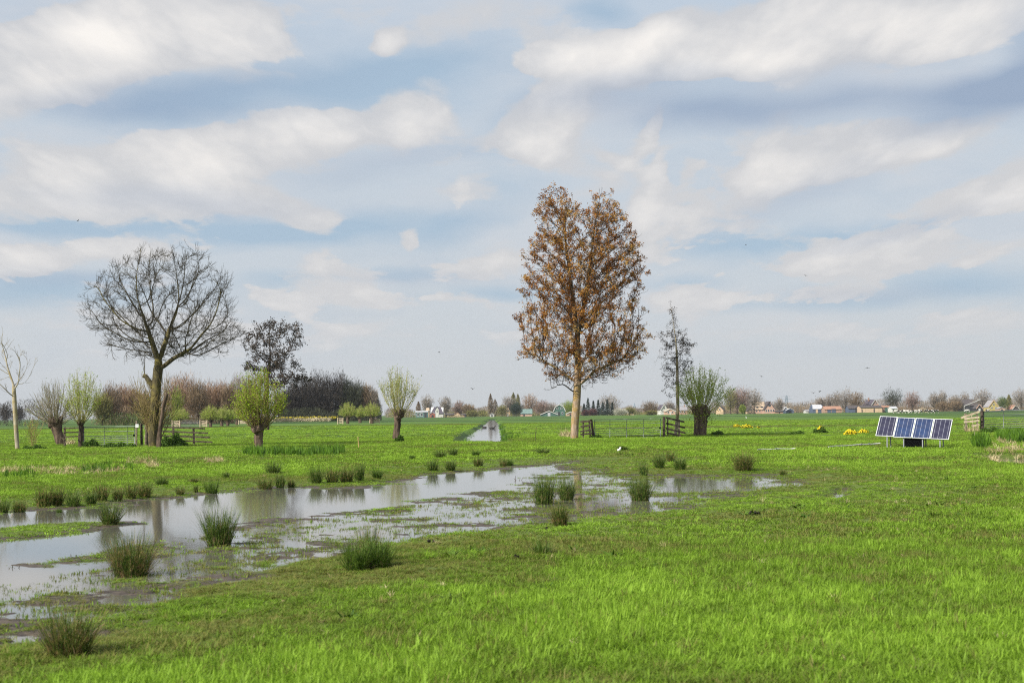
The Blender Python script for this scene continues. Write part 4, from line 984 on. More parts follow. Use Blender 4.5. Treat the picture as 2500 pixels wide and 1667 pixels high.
# trees along the horizon: (x, top, width, shape, colour, distance, label)
for x, top, w, kind, col, D, lab in [
    (12, 985, 26, 'round', 'dark', 700, "dark bare far tree at the extreme left horizon"), (44, 992, 30, 'round', 'dark', 700, "dark bare far tree behind the pale tree's trunk"),
    (1022, 981, 14, 'spire', 'brown', 950, "narrow brown tree above the teal glass shed"), (1043, 968, 28, 'vase', 'grey', 1000, "pale bare round tree behind the flat roofed teal shed"),
    (1088, 971, 28, 'vase', 'grey', 980, "bare round tree with pale trunk right of the slate roofed house"), (1121, 979, 28, 'round', 'pink', 990, "pinkish bare tree above the black low shed"),
    (1145, 985, 28, 'round', 'brown', 960, "brown twiggy tree left of the far end of the ditch"), (1153, 1001, 30, 'shrub', 'olive', 930, "yellow green bush left of the far end of the ditch"),
    (1178, 1000, 22, 'shrub', 'olive', 1050, "low olive bush above the ditch"), (1198, 962, 15, 'spire', 'brown', 1000, "tall pointed poplar right above the ditch"), (1209, 975, 16, 'spire', 'grey', 1020, "shorter pointed tree just right of the tall poplar over the ditch"),
    (1226, 988, 22, 'round', 'olive', 960, "small olive bare tree left of the round evergreen"), (1242, 969, 28, 'vase', 'grey', 1010, "bare spreading tree behind the round evergreen on its left"),
    (1254, 959, 18, 'spire', 'olive', 1020, "yellowish pointed poplar behind the round evergreen"), (1265, 962, 14, 'spire', 'olive', 1030, "second slimmer yellowish poplar behind the round evergreen"),
    (1261, 983, 29, 'round', 'fir', 930, "round dark blue green evergreen left of the teal barn"), (1294, 961, 36, 'round', 'red', 960, "dense round red brown tree above the teal barn"),
    (1322, 977, 32, 'round', 'pink', 1000, "pinkish bare tree between the teal barn and the gambrel house"), (1345, 983, 30, 'round', 'grey', 1030, "grey bare tree behind the gambrel house"),
    (1390, 977, 36, 'round', 'lime', 980, "lime green tree between the gambrel house and the poplar trunk"),
    (1426, 985, 15, 'conifer', 'fir', 900, "leftmost dark conifer right of the poplar trunk"), (1436, 972, 18, 'conifer', 'fir', 910, "tallest of the dark conifers right of the poplar trunk"), (1449, 978, 16, 'conifer', 'fir', 905, "dark conifer next to the tallest one"),
    (1461, 976, 16, 'conifer', 'fir', 915, "slim dark conifer in the middle of the conifer row"), (1472, 982, 18, 'conifer', 'fir', 900, "broad low dark conifer in the conifer row"), (1483, 975, 16, 'conifer', 'fir', 910, "dark conifer left of the last one in the row"),
    (1495, 982, 13, 'conifer', 'fir', 905, "rightmost small dark conifer of the row"), (1488, 962, 46, 'round', 'grey', 1000, "faint bare tree rising behind the dark conifers"),
    (1429, 1000, 16, 'shrub', 'purple', 880, "small red bush before the dark conifers"), (1447, 997, 22, 'shrub', 'purple', 885, "dark purple bush before the middle conifers"), (1514, 997, 34, 'shrub', 'pale', 900, "pale blossoming bush right of the conifers"),
    (1537, 993, 28, 'shrub', 'olive', 910, "round yellow green bush right of the blossoming bush"), (1587, 976, 46, 'dome', 'brown', 880, "large domed brown tree left of the white gabled house"), (1590, 1002, 28, 'shrub', 'olive', 865, "low green bush at the foot of the domed tree"),
    (1634, 980, 26, 'round', 'grey', 1010, "dark bare tree behind the white gabled house"), (1784, 944, 30, 'round', 'olive', 880, "yellow green tree at the left of the right hand grove"), (1800, 945, 28, 'round', 'pink', 890, "pinkish bare tree second in the right hand grove"),
    (1818, 945, 28, 'round', 'pink', 885, "bare tree in the middle of the right hand grove"), (1842, 949, 38, 'round', 'grey', 880, "grey bare tree above the dormered farmhouse's left side"), (1813, 986, 16, 'shrub', 'lime', 860, "small lime bush left of the dormered farmhouse"),
    (1903, 971, 20, 'round', 'grey', 950, "small bare tree just right of the dormered farmhouse"), (2005, 971, 24, 'vase', 'grey', 960, "bare tree behind the white roofed shed"), (2025, 965, 20, 'vase', 'grey', 970, "thin bare tree left of the tall bare group"),
    (2041, 960, 22, 'vase', 'grey', 960, "loose bare tree on the left of the tall bare group"), (2064, 948, 48, 'round', 'grey', 930, "tallest bare tree of the group left of the long barn"), (2092, 955, 38, 'round', 'brown', 925, "brown bare tree right in the group left of the long barn"),
    (2180, 951, 48, 'vase', 'darkgreen', 900, "broad dark olive tree standing alone right of the long barn"), (2228, 956, 34, 'round', 'pink', 940, "pale brown bare tree above the panel array"), (2283, 961, 28, 'vase', 'grey', 930, "bare tree above the right hand cows"),
    (2303, 955, 18, 'vase', 'grey', 950, "slim bare tree left of the brown scrub"), (2303, 978, 40, 'shrub', 'brown', 860, "brown scrub mound right of the cows"), (2333, 976, 36, 'shrub', 'brown', 870, "second brown scrub mound beside the leaning pole"),
    (2330, 964, 28, 'round', 'grey', 960, "bare tree behind the brown scrub"), (2356, 960, 22, 'vase', 'grey', 980, "thin bare tree above the leaning white pole"), (2399, 949, 44, 'round', 'grey', 920, "large bare round tree above the right gate post"),
    (2448, 967, 22, 'round', 'green', 900, "green leafy tree right of the yellow gabled house"), (2464, 964, 16, 'spire', 'olive', 910, "slim olive tree left of the orange roofed shed"), (2494, 947, 40, 'round', 'grey', 890, "tall grey bare tree at the right edge")]:
    far_tree(x, top, w * (1.18 if kind in ('round', 'vase') else 1), kind, col, lab, D, 2400 if w > 22 else 1400, "horizon_tree", GH, trunk_h=.10)
for x0, x1, t, col, D, n, sd in ((940, 1000, 1000, 'grey', 1100, 2600, 7), (1085, 1300, 994, 'grey', 1150, 7500, 8), (1300, 1420, 992, 'grey', 1200, 4500, 9), (1500, 1720, 994, 'grey', 1200, 7000, 10),
                                  (1740, 2000, 984, 'grey', 1250, 8000, 11), (2000, 2520, 978, 'grey', 1250, 14000, 12), (940, 1720, 1004, 'olive', 1020, 6000, 14), (1740, 2520, 994, 'brown', 1020, 8000, 15)):
    thicket("distant_hedge", x0, x1, t, t, D, col, n, sd, 60)
# ------------------------------------------------------------------ built things
m_gate = simple("galvanised_steel", (.17, .185, .195), .5, 0, .15, 4)
m_wood_dark = simple("weathered_dark_wood", (.055, .042, .033), .9, 0, .4, 6, .6, .15, (1, 1, 1), (.12, .095, .075))
m_wood_grey = simple("weathered_grey_wood", (.17, .14, .105), .9, 0, .3, 6, .5, .15, (1, 1, 1), (.30, .25, .19))
m_wood_pale = simple("pale_wood", (.42, .34, .23), .85, 0, .25, 6, .4, .2, (1, 1, 1), (.60, .50, .36))
m_white = simple("white_paint", (.80, .80, .78), .5, 0, .06, 4)
m_black = simple("black_plastic", (.004, .004, .0045), .95, spec=.02)
m_blue_print = simple("blue_print", (.12, .22, .45), .6)

def gate(name, label, xl, xr, D, rails, uprights, posts_d, tube_r=.022):
    """tubular field gate; rails = [(y_left, y_right)], at depth D"""
    root = empty(name, P(xl, rails[-1][0], D)); tag(root, label, "gate"); o0 = np.array(root.location)
    def q(x, y): return P(x, y, D) - o0
    fr = MB(); top, bot = rails[0], rails[-1]
    for (x, yt, yb) in ((xl, top[0], bot[0]), (xr, top[1], bot[1])): fr.tube([q(x, yt), q(x, yb)], tube_r * 1.25, 8)
    for r in (top, bot): fr.tube([q(xl, r[0]), q(xr, r[1])], tube_r * 1.15, 8)
    fr.build("frame", m_gate, root, True)
    for r in rails[1:-1]:
        m = MB(); m.tube([q(xl, r[0]), q(xr, r[1])], tube_r * .85, 6); m.build("rail", m_gate, root, True)
    for x in uprights:
        t = (x - xl) / (xr - xl); m = MB(); a_, b_ = q(x, top[0] + (top[1] - top[0]) * t), q(x, bot[0] + (bot[1] - bot[0]) * t)
        m.tube([a_ - [0, .03, 0], b_ - [0, .03, 0]], tube_r * .9, 6); m.build("upright", m_gate, root, True)
    m = MB(); m.box(q(xr - (xr - xl) * .015, (top[1] + bot[1]) / 2) - [0, .03, 0], (.09, .05, .12)); m.build("latch", m_black, root)
    return root
def post(name, label, xt, yt, xb, yb, w, D, mat, cat="post", d=None, sink=.3):
    t, b = P(xt, yt, D), P(xb, yb, D); m = MB(); b2 = b + (b - t) / np.linalg.norm(b - t) * sink; u = (t - b2)
    n = 6; g = np.random.default_rng(int(xt)); k = [b2 + u * f for f in np.linspace(0, 1, n)]
    for i in range(n - 1): pass
    V, Fq = tubes_batch(np.array(k)[None], (w * .62 * (1 + .08 * g.normal(0, 1, n)))[None], 8)
    m.add(V - b, [tuple(f) for f in Fq] + [tuple(range((n - 1) * 8, n * 8))]); o = m.build(name, mat); o.location = b
    return tag(o, label, cat)
def fence(name, label, D, rails, posts, mat, rail_h=.12, mat_post=None):
    """rails = [(x0,y0,x1,y1)], posts = [(xt,yt,xb,yb,w)]"""
    x0, y0 = posts[0][2], posts[0][3]; root = empty(name, P(x0, y0, D)); o0 = np.array(root.location); tag(root, label, "fence")
    for (a, b, c, d) in rails:
        m = MB(); m.beam(P(a, b, D - .07) - o0, P(c, d, D - .07) - o0, .035, rail_h); m.build("rail", mat, root)
    for (xt, yt, xb, yb, w) in posts:
        m = MB(); t_, b_ = P(xt, yt, D) - o0, P(xb, yb, D) - o0; m.beam(t_, b_ + (b_ - t_) * .2, w, w, (0, 1, 0)); m.build("fence_post", mat_post or mat, root)
    return root
# left gate and fences by the ash
DL_ = ground_pt(335, 1088)[1]
gate("field_gate", "long galvanised gate left of the big ash, hung beside the post with a white notice", 205, 329, DL_, [(1042, 1040.5), (1053.5, 1052), (1064.5, 1063), (1070, 1068.5), (1075, 1073.8), (1080, 1079), (1085.5, 1084)], [255, 311], None, .020)
post("gate_post", "thin grey post carrying a white notice at the end of the left gate", 333.5, 1026, 333, 1086, .085, DL_, m_wood_grey)
def plate(name, label, x, y, w, h, D, mat):
    c = P(x, y, D); s = D / F; m = MB(); m.box((0, 0, 0), (w * s, .012, h * s)); o = m.build(name, mat); o.location = c; tag(o, label, "sign")
    m = MB()
    for k in range(3): m.box((0, -.0085, (.18 - .17 * k) * h * s), (w * s * (.62 - .12 * k), .003, .05 * h * s))
    m.build("lettering", m_blue_print, o); return o
plate("notice_sign", "small white notice with a little blue print nailed to the grey gate post", 334.5, 1039, 7.5, 8, DL_ - .12, m_white)
post("old_gate_post", "dark rotten post between the notice post and the ash trunk", 345, 1033, 346, 1086, .13, DL_ + .3, m_wood_dark)
post("leaning_board", "grey board leaning against the left side of the ash trunk", 365, 1024, 352, 1048, .06, DL_ - .5, m_wood_grey, "board", sink=0)
post("old_gate_post", "dark broad post touching the left of the ash trunk", 359, 1040, 358, 1088, .17, DL_ + .2, m_wood_dark)
fence("wooden_fence", "dark four rail wooden fence running right from the big ash", DL_ - .6, [(384, 1042, 501, 1046), (384, 1052.5, 508, 1057), (386, 1063, 512, 1067.5), (388, 1073, 518.5, 1079)],
      [(423, 1039.5, 424, 1080, .11), (472.5, 1043, 474, 1093, .11)], m_wood_dark, .10)
fence("wooden_fence", "short brown rail fence behind the leaning pollard, left of the gate", DL_ + .8, [(155, 1045, 203, 1043), (155, 1055, 203, 1053.5), (155, 1066, 203, 1064.5)], [(158, 1042, 158, 1084, .10), (202.5, 1040, 202, 1086, .10)], m_wood_dark, .07)
post("thin_stake", "thin pale stick standing in front of the ash trunk", 354, 1060, 354.5, 1091, .03, DL_ - 1.2, m_wood_pale, "stake")
# middle gate
DM = ground_pt(1530, 1069)[1]
gate("field_gate", "galvanised seven bar gate between dark posts right of the tall poplar", 1452, 1613, DM, [(1024, 1021.5), (1035.5, 1032.2), (1046.7, 1043.8), (1051.8, 1050), (1057, 1055), (1063, 1060.8), (1069.5, 1066.6)], [1489, 1530, 1571.5], None, .021)
post("gate_post", "dark leaning hinge post at the left end of the middle gate", 1443, 1023, 1449, 1066, .155, DM, m_wood_dark)
post("gate_post", "thick dark square post at the right end of the middle gate", 1621, 1017, 1621, 1067, .165, DM, m_wood_dark)
fence("wooden_fence", "short dark rails between the poplar trunk and the middle gate", DM + .25, [(1417, 1030, 1441, 1027.5), (1417, 1041.5, 1441, 1038.5), (1417, 1053, 1443, 1050), (1417, 1060, 1445, 1058)], [(1424, 1026, 1424, 1066, .10), (1438, 1025, 1441, 1066, .09)], m_wood_dark, .13)
fence("wooden_fence", "weathered rail fence behind the slender alder, right of the middle gate", DM + .25, [(1626, 1019.5, 1671, 1030), (1626, 1033, 1673, 1044), (1626, 1045.5, 1674, 1057), (1627, 1056, 1662, 1063.5)],
      [(1657.5, 1024, 1658, 1066, .13), (1630, 1020, 1630, 1067, .09)], m_wood_dark, .13, m_wood_grey)
# right gate
DR = 112.0
gate("field_gate", "pale galvanised gate at the right edge beyond the panels", 2402, 2560, DR, [(1004.3, 998), (1014.6, 1008.5), (1025.2, 1019.2), (1030.3, 1024.6), (1035.8, 1030.2), (1040.5, 1035.5), (1045.6, 1040.5)], [2450, 2510], None, .026)
post("gate_post", "dark brown split post holding the right gate", 2397, 1002.5, 2397.5, 1044, .20, DR, m_wood_dark)
fence("wooden_fence", "broken pale fence with a slanting top board left of the right gate", DR - .3, [(2346, 1020, 2391, 1004.5), (2354, 1022.5, 2391, 1018), (2353, 1030, 2391, 1026.5), (2372, 1040, 2391, 1036)], [(2357, 1009, 2359, 1050, .15), (2385, 1010, 2386, 1046, .10)], m_wood_pale, .15, m_wood_grey)
# small pale gates in the far meadow
def far_gate(label, x0, x1, yt, yb, D, tilt=0.0, metal=None):
    s = D / F; root = empty("pale_gate", P(x0, yb, D)); o0 = np.array(root.location); tag(root, label, "gate")
    def q(x, y): return P(x, y, D) - o0
    if metal:
        m = MB()
        for k in range(5): m.tube([q(metal[0], yt + .5 + (yb - yt - 2) * k / 4), q(metal[1], yt + .5 + (yb - yt - 2) * k / 4)], .035, 6)
        for x in (metal[0], metal[1], sum(metal) / 2): m.tube([q(x, yt + .5), q(x, yb - 1.2)], .035, 6)
        m.build("metal_gate", m_gate, root)
    spans = [(x0, metal[0]), (metal[1], x1)] if metal else [(x0, x1)]
    for a, b in spans:
        for k in range(4):
            m = MB(); y = yt + (yb - yt) * (k + .4) / 4.2; m.beam(q(a, y + tilt * (1 if a == x0 else 0)), q(b, y + tilt * (0 if a == x0 else 1)), .05, .15); m.build("rail", m_wood_pale, root)
        for x in (a + .6, b - .6): m = MB(); m.beam(q(x, yt - .6) - [0, .1, 0], q(x, yb + 1) - [0, .1, 0], .16, .16, (0, 1, 0)); m.build("fence_post", m_wood_pale, root)
far_gate("metal gate between pale wooden fences in the meadow right of the ash", 420, 506, 1026, 1041, 255, 2, (440, 488))
far_gate("small pale wooden fence at the left pollard of the trio", 824, 838, 1020, 1035, 300)
far_gate("slanting pale fence below the right pollard of the trio", 902, 927, 1022, 1032, 305, 3)
far_gate("tiny pale gate behind the bright green pollard", 582, 606, 1026, 1035, 300)
# fence posts and stakes in the meadow
post("thin_stake", "thin stake with an orange top in the bright grass left of the lone pollard", 874, 1066, 876, 1093, .04, ground_pt(876, 1094)[1], simple("orange_stake", (.42, .30, .12), .7), "stake")
post("white_stake", "white leaning stake in the far field right of the thick pollard", 1821, 1016, 1823, 1024, .12, 330, m_white, "stake")
post("dry_stem", "single dry stalk standing in the grass between ditch and poplar", 1309, 1042, 1307, 1076, .022, ground_pt(1307, 1077)[1], m_wood_dark, "stalk")
post("dry_stem", "tall dry reed stalk rising before the broken right fence", 2371, 1007, 2382, 1078, .022, ground_pt(2382, 1079)[1], m_wood_pale, "stalk")
# ------------------------------------------------------------------ solar panels
def cell_mat(name, c1, c2):
    m, t, b = new_mat(name)
    g = t.new('ShaderNodeTexCoord'); sp_ = t.new('ShaderNodeSeparateXYZ'); t.put(sp_.inputs[0], g.outputs['Object'])
    def line(src, per, wd, off=0.0):
        f = t.math('FRACT', t.math('ADD', t.math('DIVIDE', src, per), .5 + off)); return t.math('LESS_THAN', t.math('ABSOLUTE', t.math('SUBTRACT', f, .5)), wd)
    n = t.noise(g.outputs['Object'], 3.5, 2, .5)
    cell = t.math('ADD', t.math('FLOOR', t.math('MULTIPLY', sp_.outputs[0], 5.2)), t.math('MULTIPLY', t.math('FLOOR', t.math('MULTIPLY', sp_.outputs[1], 5.2)), 7.3))
    wn = t.new('ShaderNodeTexWhiteNoise', noise_dimensions='1D'); t.put(wn.inputs[1], cell)
    c = t.mix(t.math('ADD', t.math('MULTIPLY', wn.outputs[0], .7), t.math('MULTIPLY', n, .3)), c1, c2)
    c = t.mix(t.math('MULTIPLY', line(sp_.outputs[1], .066, .09), .16), c, (.42, .44, .52))
    c = t.mix(t.math('MULTIPLY', line(sp_.outputs[0], .048, .10), .12), c, (.42, .44, .52))
    c = t.mix(t.math('MULTIPLY', line(sp_.outputs[0], .192, .040, .5), .34), c, (.60, .62, .70))
    t.put(b.inputs['Base Color'], c); b.inputs['Roughness'].default_value = .25; b.inputs['Specular IOR Level'].default_value = .2
    return m
m_cell_sky = cell_mat("sky_tint_cells", (.008, .016, .056), (.010, .036, .115)); m_cell_violet = cell_mat("violet_cells", (.009, .0085, .026), (.016, .014, .042))  # bluer cells of the middle panels: reflected sky put into the base colour
m_leg = simple("grey_aluminium", (.22, .235, .25), .6)
m_alu = simple("white_aluminium", (.72, .73, .75), .35, .25)
def solar():
    fl = ground_pt(2158, 1091); c = ground_pt(2226, 1094)
    D = c[1]; s = D / F
    root = empty("solar_array", c, R(-28)); tag(root, "row of four tilted solar panels on short metal legs over a black box", "solar panels")
    tilt = R(48); roll = R(2.7); W_, Lp, pitch = .80 * s / .0186, 1.20 * s / .0186, .825 * s / .0186
    zb = .46 * s / .0186
    for k in range(4):
        x = (k - 1.5) * pitch; z = zb - x * math.tan(roll)
        dz = [.025, 0, 0, 0][k]; dy = [.05, 0, 0, .01][k]
        pr = empty("solar_panel", (x, dy, z + dz)); pr.parent = root; pr.rotation_euler = (tilt, roll, 0)
        m = MB(); t_ = .024
        for (cx, cy, sx_, sy_) in ((-W_ / 2 + t_ / 2, Lp / 2, t_, Lp), (W_ / 2 - t_ / 2, Lp / 2, t_, Lp), (0, t_ / 2, W_ - 2 * t_, t_), (0, Lp - t_ / 2, W_ - 2 * t_, t_)): m.box((cx, cy, 0), (sx_, sy_, .04))
        m.build("panel_frame", m_alu, pr)
        m = MB(); m.box((0, Lp / 2, -.005), (W_ - 2 * t_, Lp - 2 * t_, .03)); m.build("cells", m_cell_violet if k in (0, 3) else m_cell_sky, pr)
    for k, x in enumerate((-1.12, -.37, .47, 1.24)):
        x = x * s / .0186; zz = zb - x * math.tan(roll) + .03
        m = MB(); m.beam((x, .10, zz + .08), (x, .02, -.45), .045, .045, (0, 1, 0)); m.beam((x + .02, .62, zz + .55), (x + .05, .55, -.3), .045, .045, (0, 1, 0)); m.beam((x, .09, zz + .02), (x + .02, .62, zz + .52), .035, .035, (1, 0, 0)); m.build("leg", m_leg, root)
    m = MB(); m.box((.03, .30, .13), (.80, .42, .60)); m.build("battery_box", m_black, root)
    m = MB(); m.tube([(-.85, .1, .44), (-.75, .12, .25), (-.55, .15, .12), (-.36, .2, .15)], .009, 5); m.tube([(.55, .15, .38), (.47, .15, .25), (.40, .2, .2)], .009, 5); m.build("cable", m_black, root, True)
    return root
solar()
m_pipe = simple("dirty_white_pipe", (.42, .42, .40), .7, 0, .25, 2.5)
def pipe(label, x0, y0, x1, y1, r):
    a, b = ground_pt(x0, y0), ground_pt(x1, y1); m = MB(); k = np.linspace(0, 1, 8)[:, None]; p = a + (b - a) * k; p[:, 2] += r * .9 + .015; p[:, 2] += .012 * np.sin(np.arange(8) * 1.9)
    m.tube(p - a, r, 10); o = m.build("white_pipe", m_pipe, smooth=True); o.location = a; tag(o, label, "pipe")
    for f in (.22, .38) if y1 < 1090 else (.5,):
        q = MB(); c = (b - a) * (1 - f); d = (b - a) / np.linalg.norm(b - a); c[2] += r * .9 + .03; q.tube([c - d * .05, c + d * .05], r * 1.25, 10); q.build("joint", m_gate, o, True)
pipe("short white pipe lying in the grass right of the thick pollard", 1850, 1100, 1941, 1098, .036)
pipe("longer white pipe lying in the grass leading to the panels", 2022, 1093.5, 2148, 1085, .04)
# ------------------------------------------------------------------ houses and barns along the horizon
def wallm(name, c): return simple(name, c, .85, 0, .18, 1.2)
MW = dict(brick=wallm("red_brick", (.33, .21, .155)), pinkbrick=wallm("pink_brick", (.48, .31, .24)), tan=wallm("tan_brick", (.50, .36, .24)), white=wallm("white_wall", (.55, .54, .51)), green=wallm("green_boards", (.055, .12, .095)),
          teal=wallm("teal_boards", (.09, .16, .155)), dark=wallm("dark_boards", (.035, .036, .042)), blue=wallm("blue_boards", (.075, .10, .15)), slate=wallm("slate_roof", (.075, .065, .085)), dkroof=wallm("dark_tiles", (.07, .06, .06)),
          tanroof=wallm("tan_tiles", (.44, .34, .24)), redroof=wallm("orange_tiles", (.33, .18, .12)), greyroof=wallm("grey_roof", (.26, .25, .26)), whiteroof=wallm("white_sheet_roof", (.42, .43, .45)), yellow=wallm("yellow_boards", (.42, .34, .13)),
          greenroof=wallm("blue_green_roof", (.14, .21, .195)), red=wallm("red_paint", (.28, .10, .07)))
m_pane = simple("window_glass", (.05, .06, .075), .12)
def house(label, x0, x1, eave, ridge, D, walls, roof, axis='side', depth=9.0, rz=0.0, wins=(), doors=(), chim=None, base=None, trim=None, name="house", cat="house", hip=0.0, gambrel=False, winm=None, group=None):
    """x0,x1,eave,ridge in photo pixels; axis 'gable' shows the gable, 'side' shows the roof slope.  wins/doors in 0..1 of the front: (u, v, w, h)"""
    s = D / F; yb = 1010 - .0116 * ((x0 + x1) / 2 - 1250) + CAM_H / s
    w = (x1 - x0) * s; he = (yb - eave) * s; hr = (yb - ridge) * s; root = empty(name, P((x0 + x1) / 2, yb, D), R(rz)); tag(root, label, cat, group)
    m = MB(); o = .25
    if axis == 'gable':
        if gambrel: prof = [(-w / 2, 0), (w / 2, 0), (w / 2, he), (w * .36, he + (hr - he) * .62), (0, hr), (-w * .36, he + (hr - he) * .62), (-w / 2, he)]
        else: prof = [(-w / 2, 0), (w / 2, 0), (w / 2, he), (0, hr), (-w / 2, he)]
        m.prism(prof, 0, depth); m.build("wall", MW[walls], root)
        top = prof[2:]; r = MB()
        for a, b in zip(top[:-1], top[1:]):
            a3, b3 = np.array([a[0], 0, a[1]]), np.array([b[0], 0, b[1]]); d = b3 - a3; d /= np.linalg.norm(d); n = np.array([d[2], 0, -d[0]]); n = n if n[2] > 0 else -n
            e0 = a3 - d * (.3 if a == top[0] else 0); e1 = b3 + d * (.3 if b == top[-1] else 0)
            V = [e0 + n * .02 + [0, -.3, 0], e1 + n * .02 + [0, -.3, 0], e1 + n * .02 + [0, depth + .3, 0], e0 + n * .02 + [0, depth + .3, 0]]; V += [v + n * .18 for v in V]
            r.add(V, [(3, 2, 1, 0), (4, 5, 6, 7), (0, 1, 5, 4), (1, 2, 6, 5), (2, 3, 7, 6), (3, 0, 4, 7)])
            if trim:
                t = MB(); t.beam(e0 + n * .05 + [0, -.36, 0], e1 + n * .05 + [0, -.36, 0], .08, .42, tuple(n)); t.build("bargeboard", MW[trim], root)
        rf = r.build("roof", MW[roof], root)
        fy = -.02
    else:
        m.prism([(0, 0), (depth, 0), (depth, he), (depth / 2, hr), (0, he)], -w / 2, w / 2); V = np.concatenate(m.V); V = V[:, [1, 0, 2]]; m.V = [V]; m.build("wall", MW[walls], root)
        r = MB(); hx = w / 2 + .25 - hip * w / 2
        for sg, y0 in ((1, -.35), (-1, depth + .35)):
            ze = he - (hr - he) * .35 / (depth / 2)
            V = [(-w / 2 - .25, y0, ze + .02), (w / 2 + .25, y0, ze + .02), (hx, depth / 2, hr + .02), (-hx, depth / 2, hr + .02)]; V += [(a, b, c + .2) for a, b, c in V]
            r.add(V, [(3, 2, 1, 0), (4, 5, 6, 7), (0, 1, 5, 4), (1, 2, 6, 5), (2, 3, 7, 6), (3, 0, 4, 7)])
        rf = r.build("roof", MW[roof], root); fy = -.02
    if chim:
        c = MB(); cw = max(.8, w * .06); c.box((chim * w, depth * .5, hr + .2), (cw, .9, 2.2)); c.build("chimney", MW['brick'], rf)
    for (u, v, ww, hh) in wins:
        c = MB(); c.box(((u - .5) * w, fy, v * hr), (ww * w, .12, hh * hr)); f = c.build("window", winm or MW['white'], root)
        c = MB(); c.box(((u - .5) * w, fy - .07, v * hr), (ww * w * .78, .04, hh * hr * .78)); c.build("pane", m_pane, f)
    for (u, ww, hh, mm) in doors:
        c = MB(); c.box(((u - .5) * w, fy, hh * hr / 2), (ww * w, .14, hh * hr)); c.build("door", MW[mm], root)
    return root
house("low teal shed with flat white roof left of the slate roofed house", 1015, 1044, 1006, 1003.5, 940, 'teal', 'whiteroof', wins=[(.2, .45, .2, .5), (.5, .45, .2, .5)], name="shed", cat="shed", doors=[(.82, .2, .7, 'dark')])
house("slate roofed house with a bright white gable left of the ditch", 1052, 1082, 1009, 994, 945, 'white', 'slate', hip=.55, doors=[(.5, .12, .55, 'dark')], wins=[(.25, .3, .1, .25)])
house("narrow white gabled wing before the slate roofed house", 1063, 1071, 999, 992, 935, 'white', 'slate', 'gable', 5, wins=[(.5, .55, .3, .25)], name="house_wing")
house("red brick shed with pale roof below the slate roofed house", 1050, 1062, 1010, 1006.5, 915, 'red', 'whiteroof', 'gable', 6, name="shed", cat="shed", doors=[(.5, .4, .5, 'dark')])
house("tan round topped store behind the teal shed", 1040, 1048, 1002, 996, 980, 'tan', 'tanroof', 'side', 6, name="barn", cat="barn", hip=.5)
house("long low black shed right of the slate roofed house", 1088, 1110, 1012, 1009.5, 940, 'dark', 'dkroof', name="shed", cat="shed", doors=[(.3, .15, .7, 'slate')])
house("small red and tan cottage right of the black shed", 1109, 1123, 1012, 1007, 930, 'tan', 'redroof', 'gable', 7, doors=[(.35, .22, .4, 'dark')], wins=[(.7, .35, .2, .2)])
house("dark hut right of the red and tan cottage", 1126, 1138, 1012.5, 1010, 930, 'dark', 'dkroof', name="shed", cat="shed", doors=[(.5, .3, .6, 'brick')])
house("small white garden frame at the end of the ditch", 1196, 1206, 1011.5, 1009, 905, 'white', 'whiteroof', 'gable', 4, name="shed", cat="shed", wins=[(.5, .4, .6, .5)])
house("tall tan gabled house left of the round evergreen", 1235, 1245, 1004, 995, 960, 'tan', 'tanroof', 'gable', 8, chim=.0, doors=[(.5, .3, .3, 'white')], wins=[(.5, .62, .3, .15)])
house("barn with blue green roof and pinkish wall right of the round evergreen", 1271, 1299, 1009.5, 999, 950, 'pinkbrick', 'greenroof', name="barn", cat="barn", doors=[(.3, .12, .35, 'dark')])
house("green gambrel house with white trim left of the poplar trunk", 1352, 1380, 1003, 987.5, 930, 'green', 'dkroof', 'gable', 12, gambrel=True, trim='white', wins=[(.33, .66, .15, .17), (.67, .66, .15, .17), (.25, .25, .14, .22), (.75, .25, .14, .22)], doors=[(.45, .14, .36, 'dark')])
house("low green barn with white gable edges left of the gambrel house", 1320, 1361, 1011.5, 1003.5, 900, 'green', 'greyroof', 'gable', 10, trim='white', name="barn", cat="barn", doors=[(.5, .16, .7, 'whiteroof')])
house("small white and pink shed right of the gambrel house", 1383, 1402, 1010, 1005.5, 920, 'pinkbrick', 'whiteroof', 'gable', 6, trim='white', name="shed", cat="shed", doors=[(.5, .2, .5, 'dark')])
house("white gabled house with dark roof right of the domed tree", 1613, 1630, 1000, 988, 930, 'white', 'slate', 'gable', 9, trim='white', wins=[(.5, .68, .2, .15), (.3, .35, .15, .18), (.7, .35, .15, .18)], rz=10)
house("pink brick bungalow with a white edged gable before the white house", 1624, 1649, 1004, 997.5, 905, 'pinkbrick', 'tanroof', 'gable', 9, trim='white', wins=[(.3, .4, .16, .3), (.7, .4, .16, .3)], doors=[(.5, .13, .45, 'white')])
house("grey roofed house half hidden behind the slender alder and thick pollard", 1655, 1678, 1001, 993, 940, 'brick', 'greyroof', wins=[(.3, .35, .15, .25), (.7, .35, .15, .25)], chim=.3)
house("small dark house with pale gable right of the thick pollard", 1748, 1766, 1001, 991.5, 930, 'tan', 'dkroof', 'gable', 8, rz=-18, wins=[(.5, .6, .2, .2)])
fr = house("brick farmhouse with round gable window and tan roof left of the panels", 1865, 1893, 1000, 980, 905, 'pinkbrick', 'dkroof', 'gable', 12, trim='slate', wins=[(.2, .25, .13, .22), (.4, .25, .13, .22), (.62, .25, .13, .22), (.82, .25, .13, .22)])
s_ = 905 / F
m = MB(); V, Fq = tubes_batch(np.array([[[0, -.10, 15.5 * s_ * 1.0], [0, -.02, 15.5 * s_]]]) + np.array([0, 0, 1.35]), np.array([[.95, .95]]), 16); m.add(V, [tuple(f) for f in Fq] + [tuple(range(16))[::-1], tuple(range(16, 32))]); m.build("round_window", m_pane, fr)
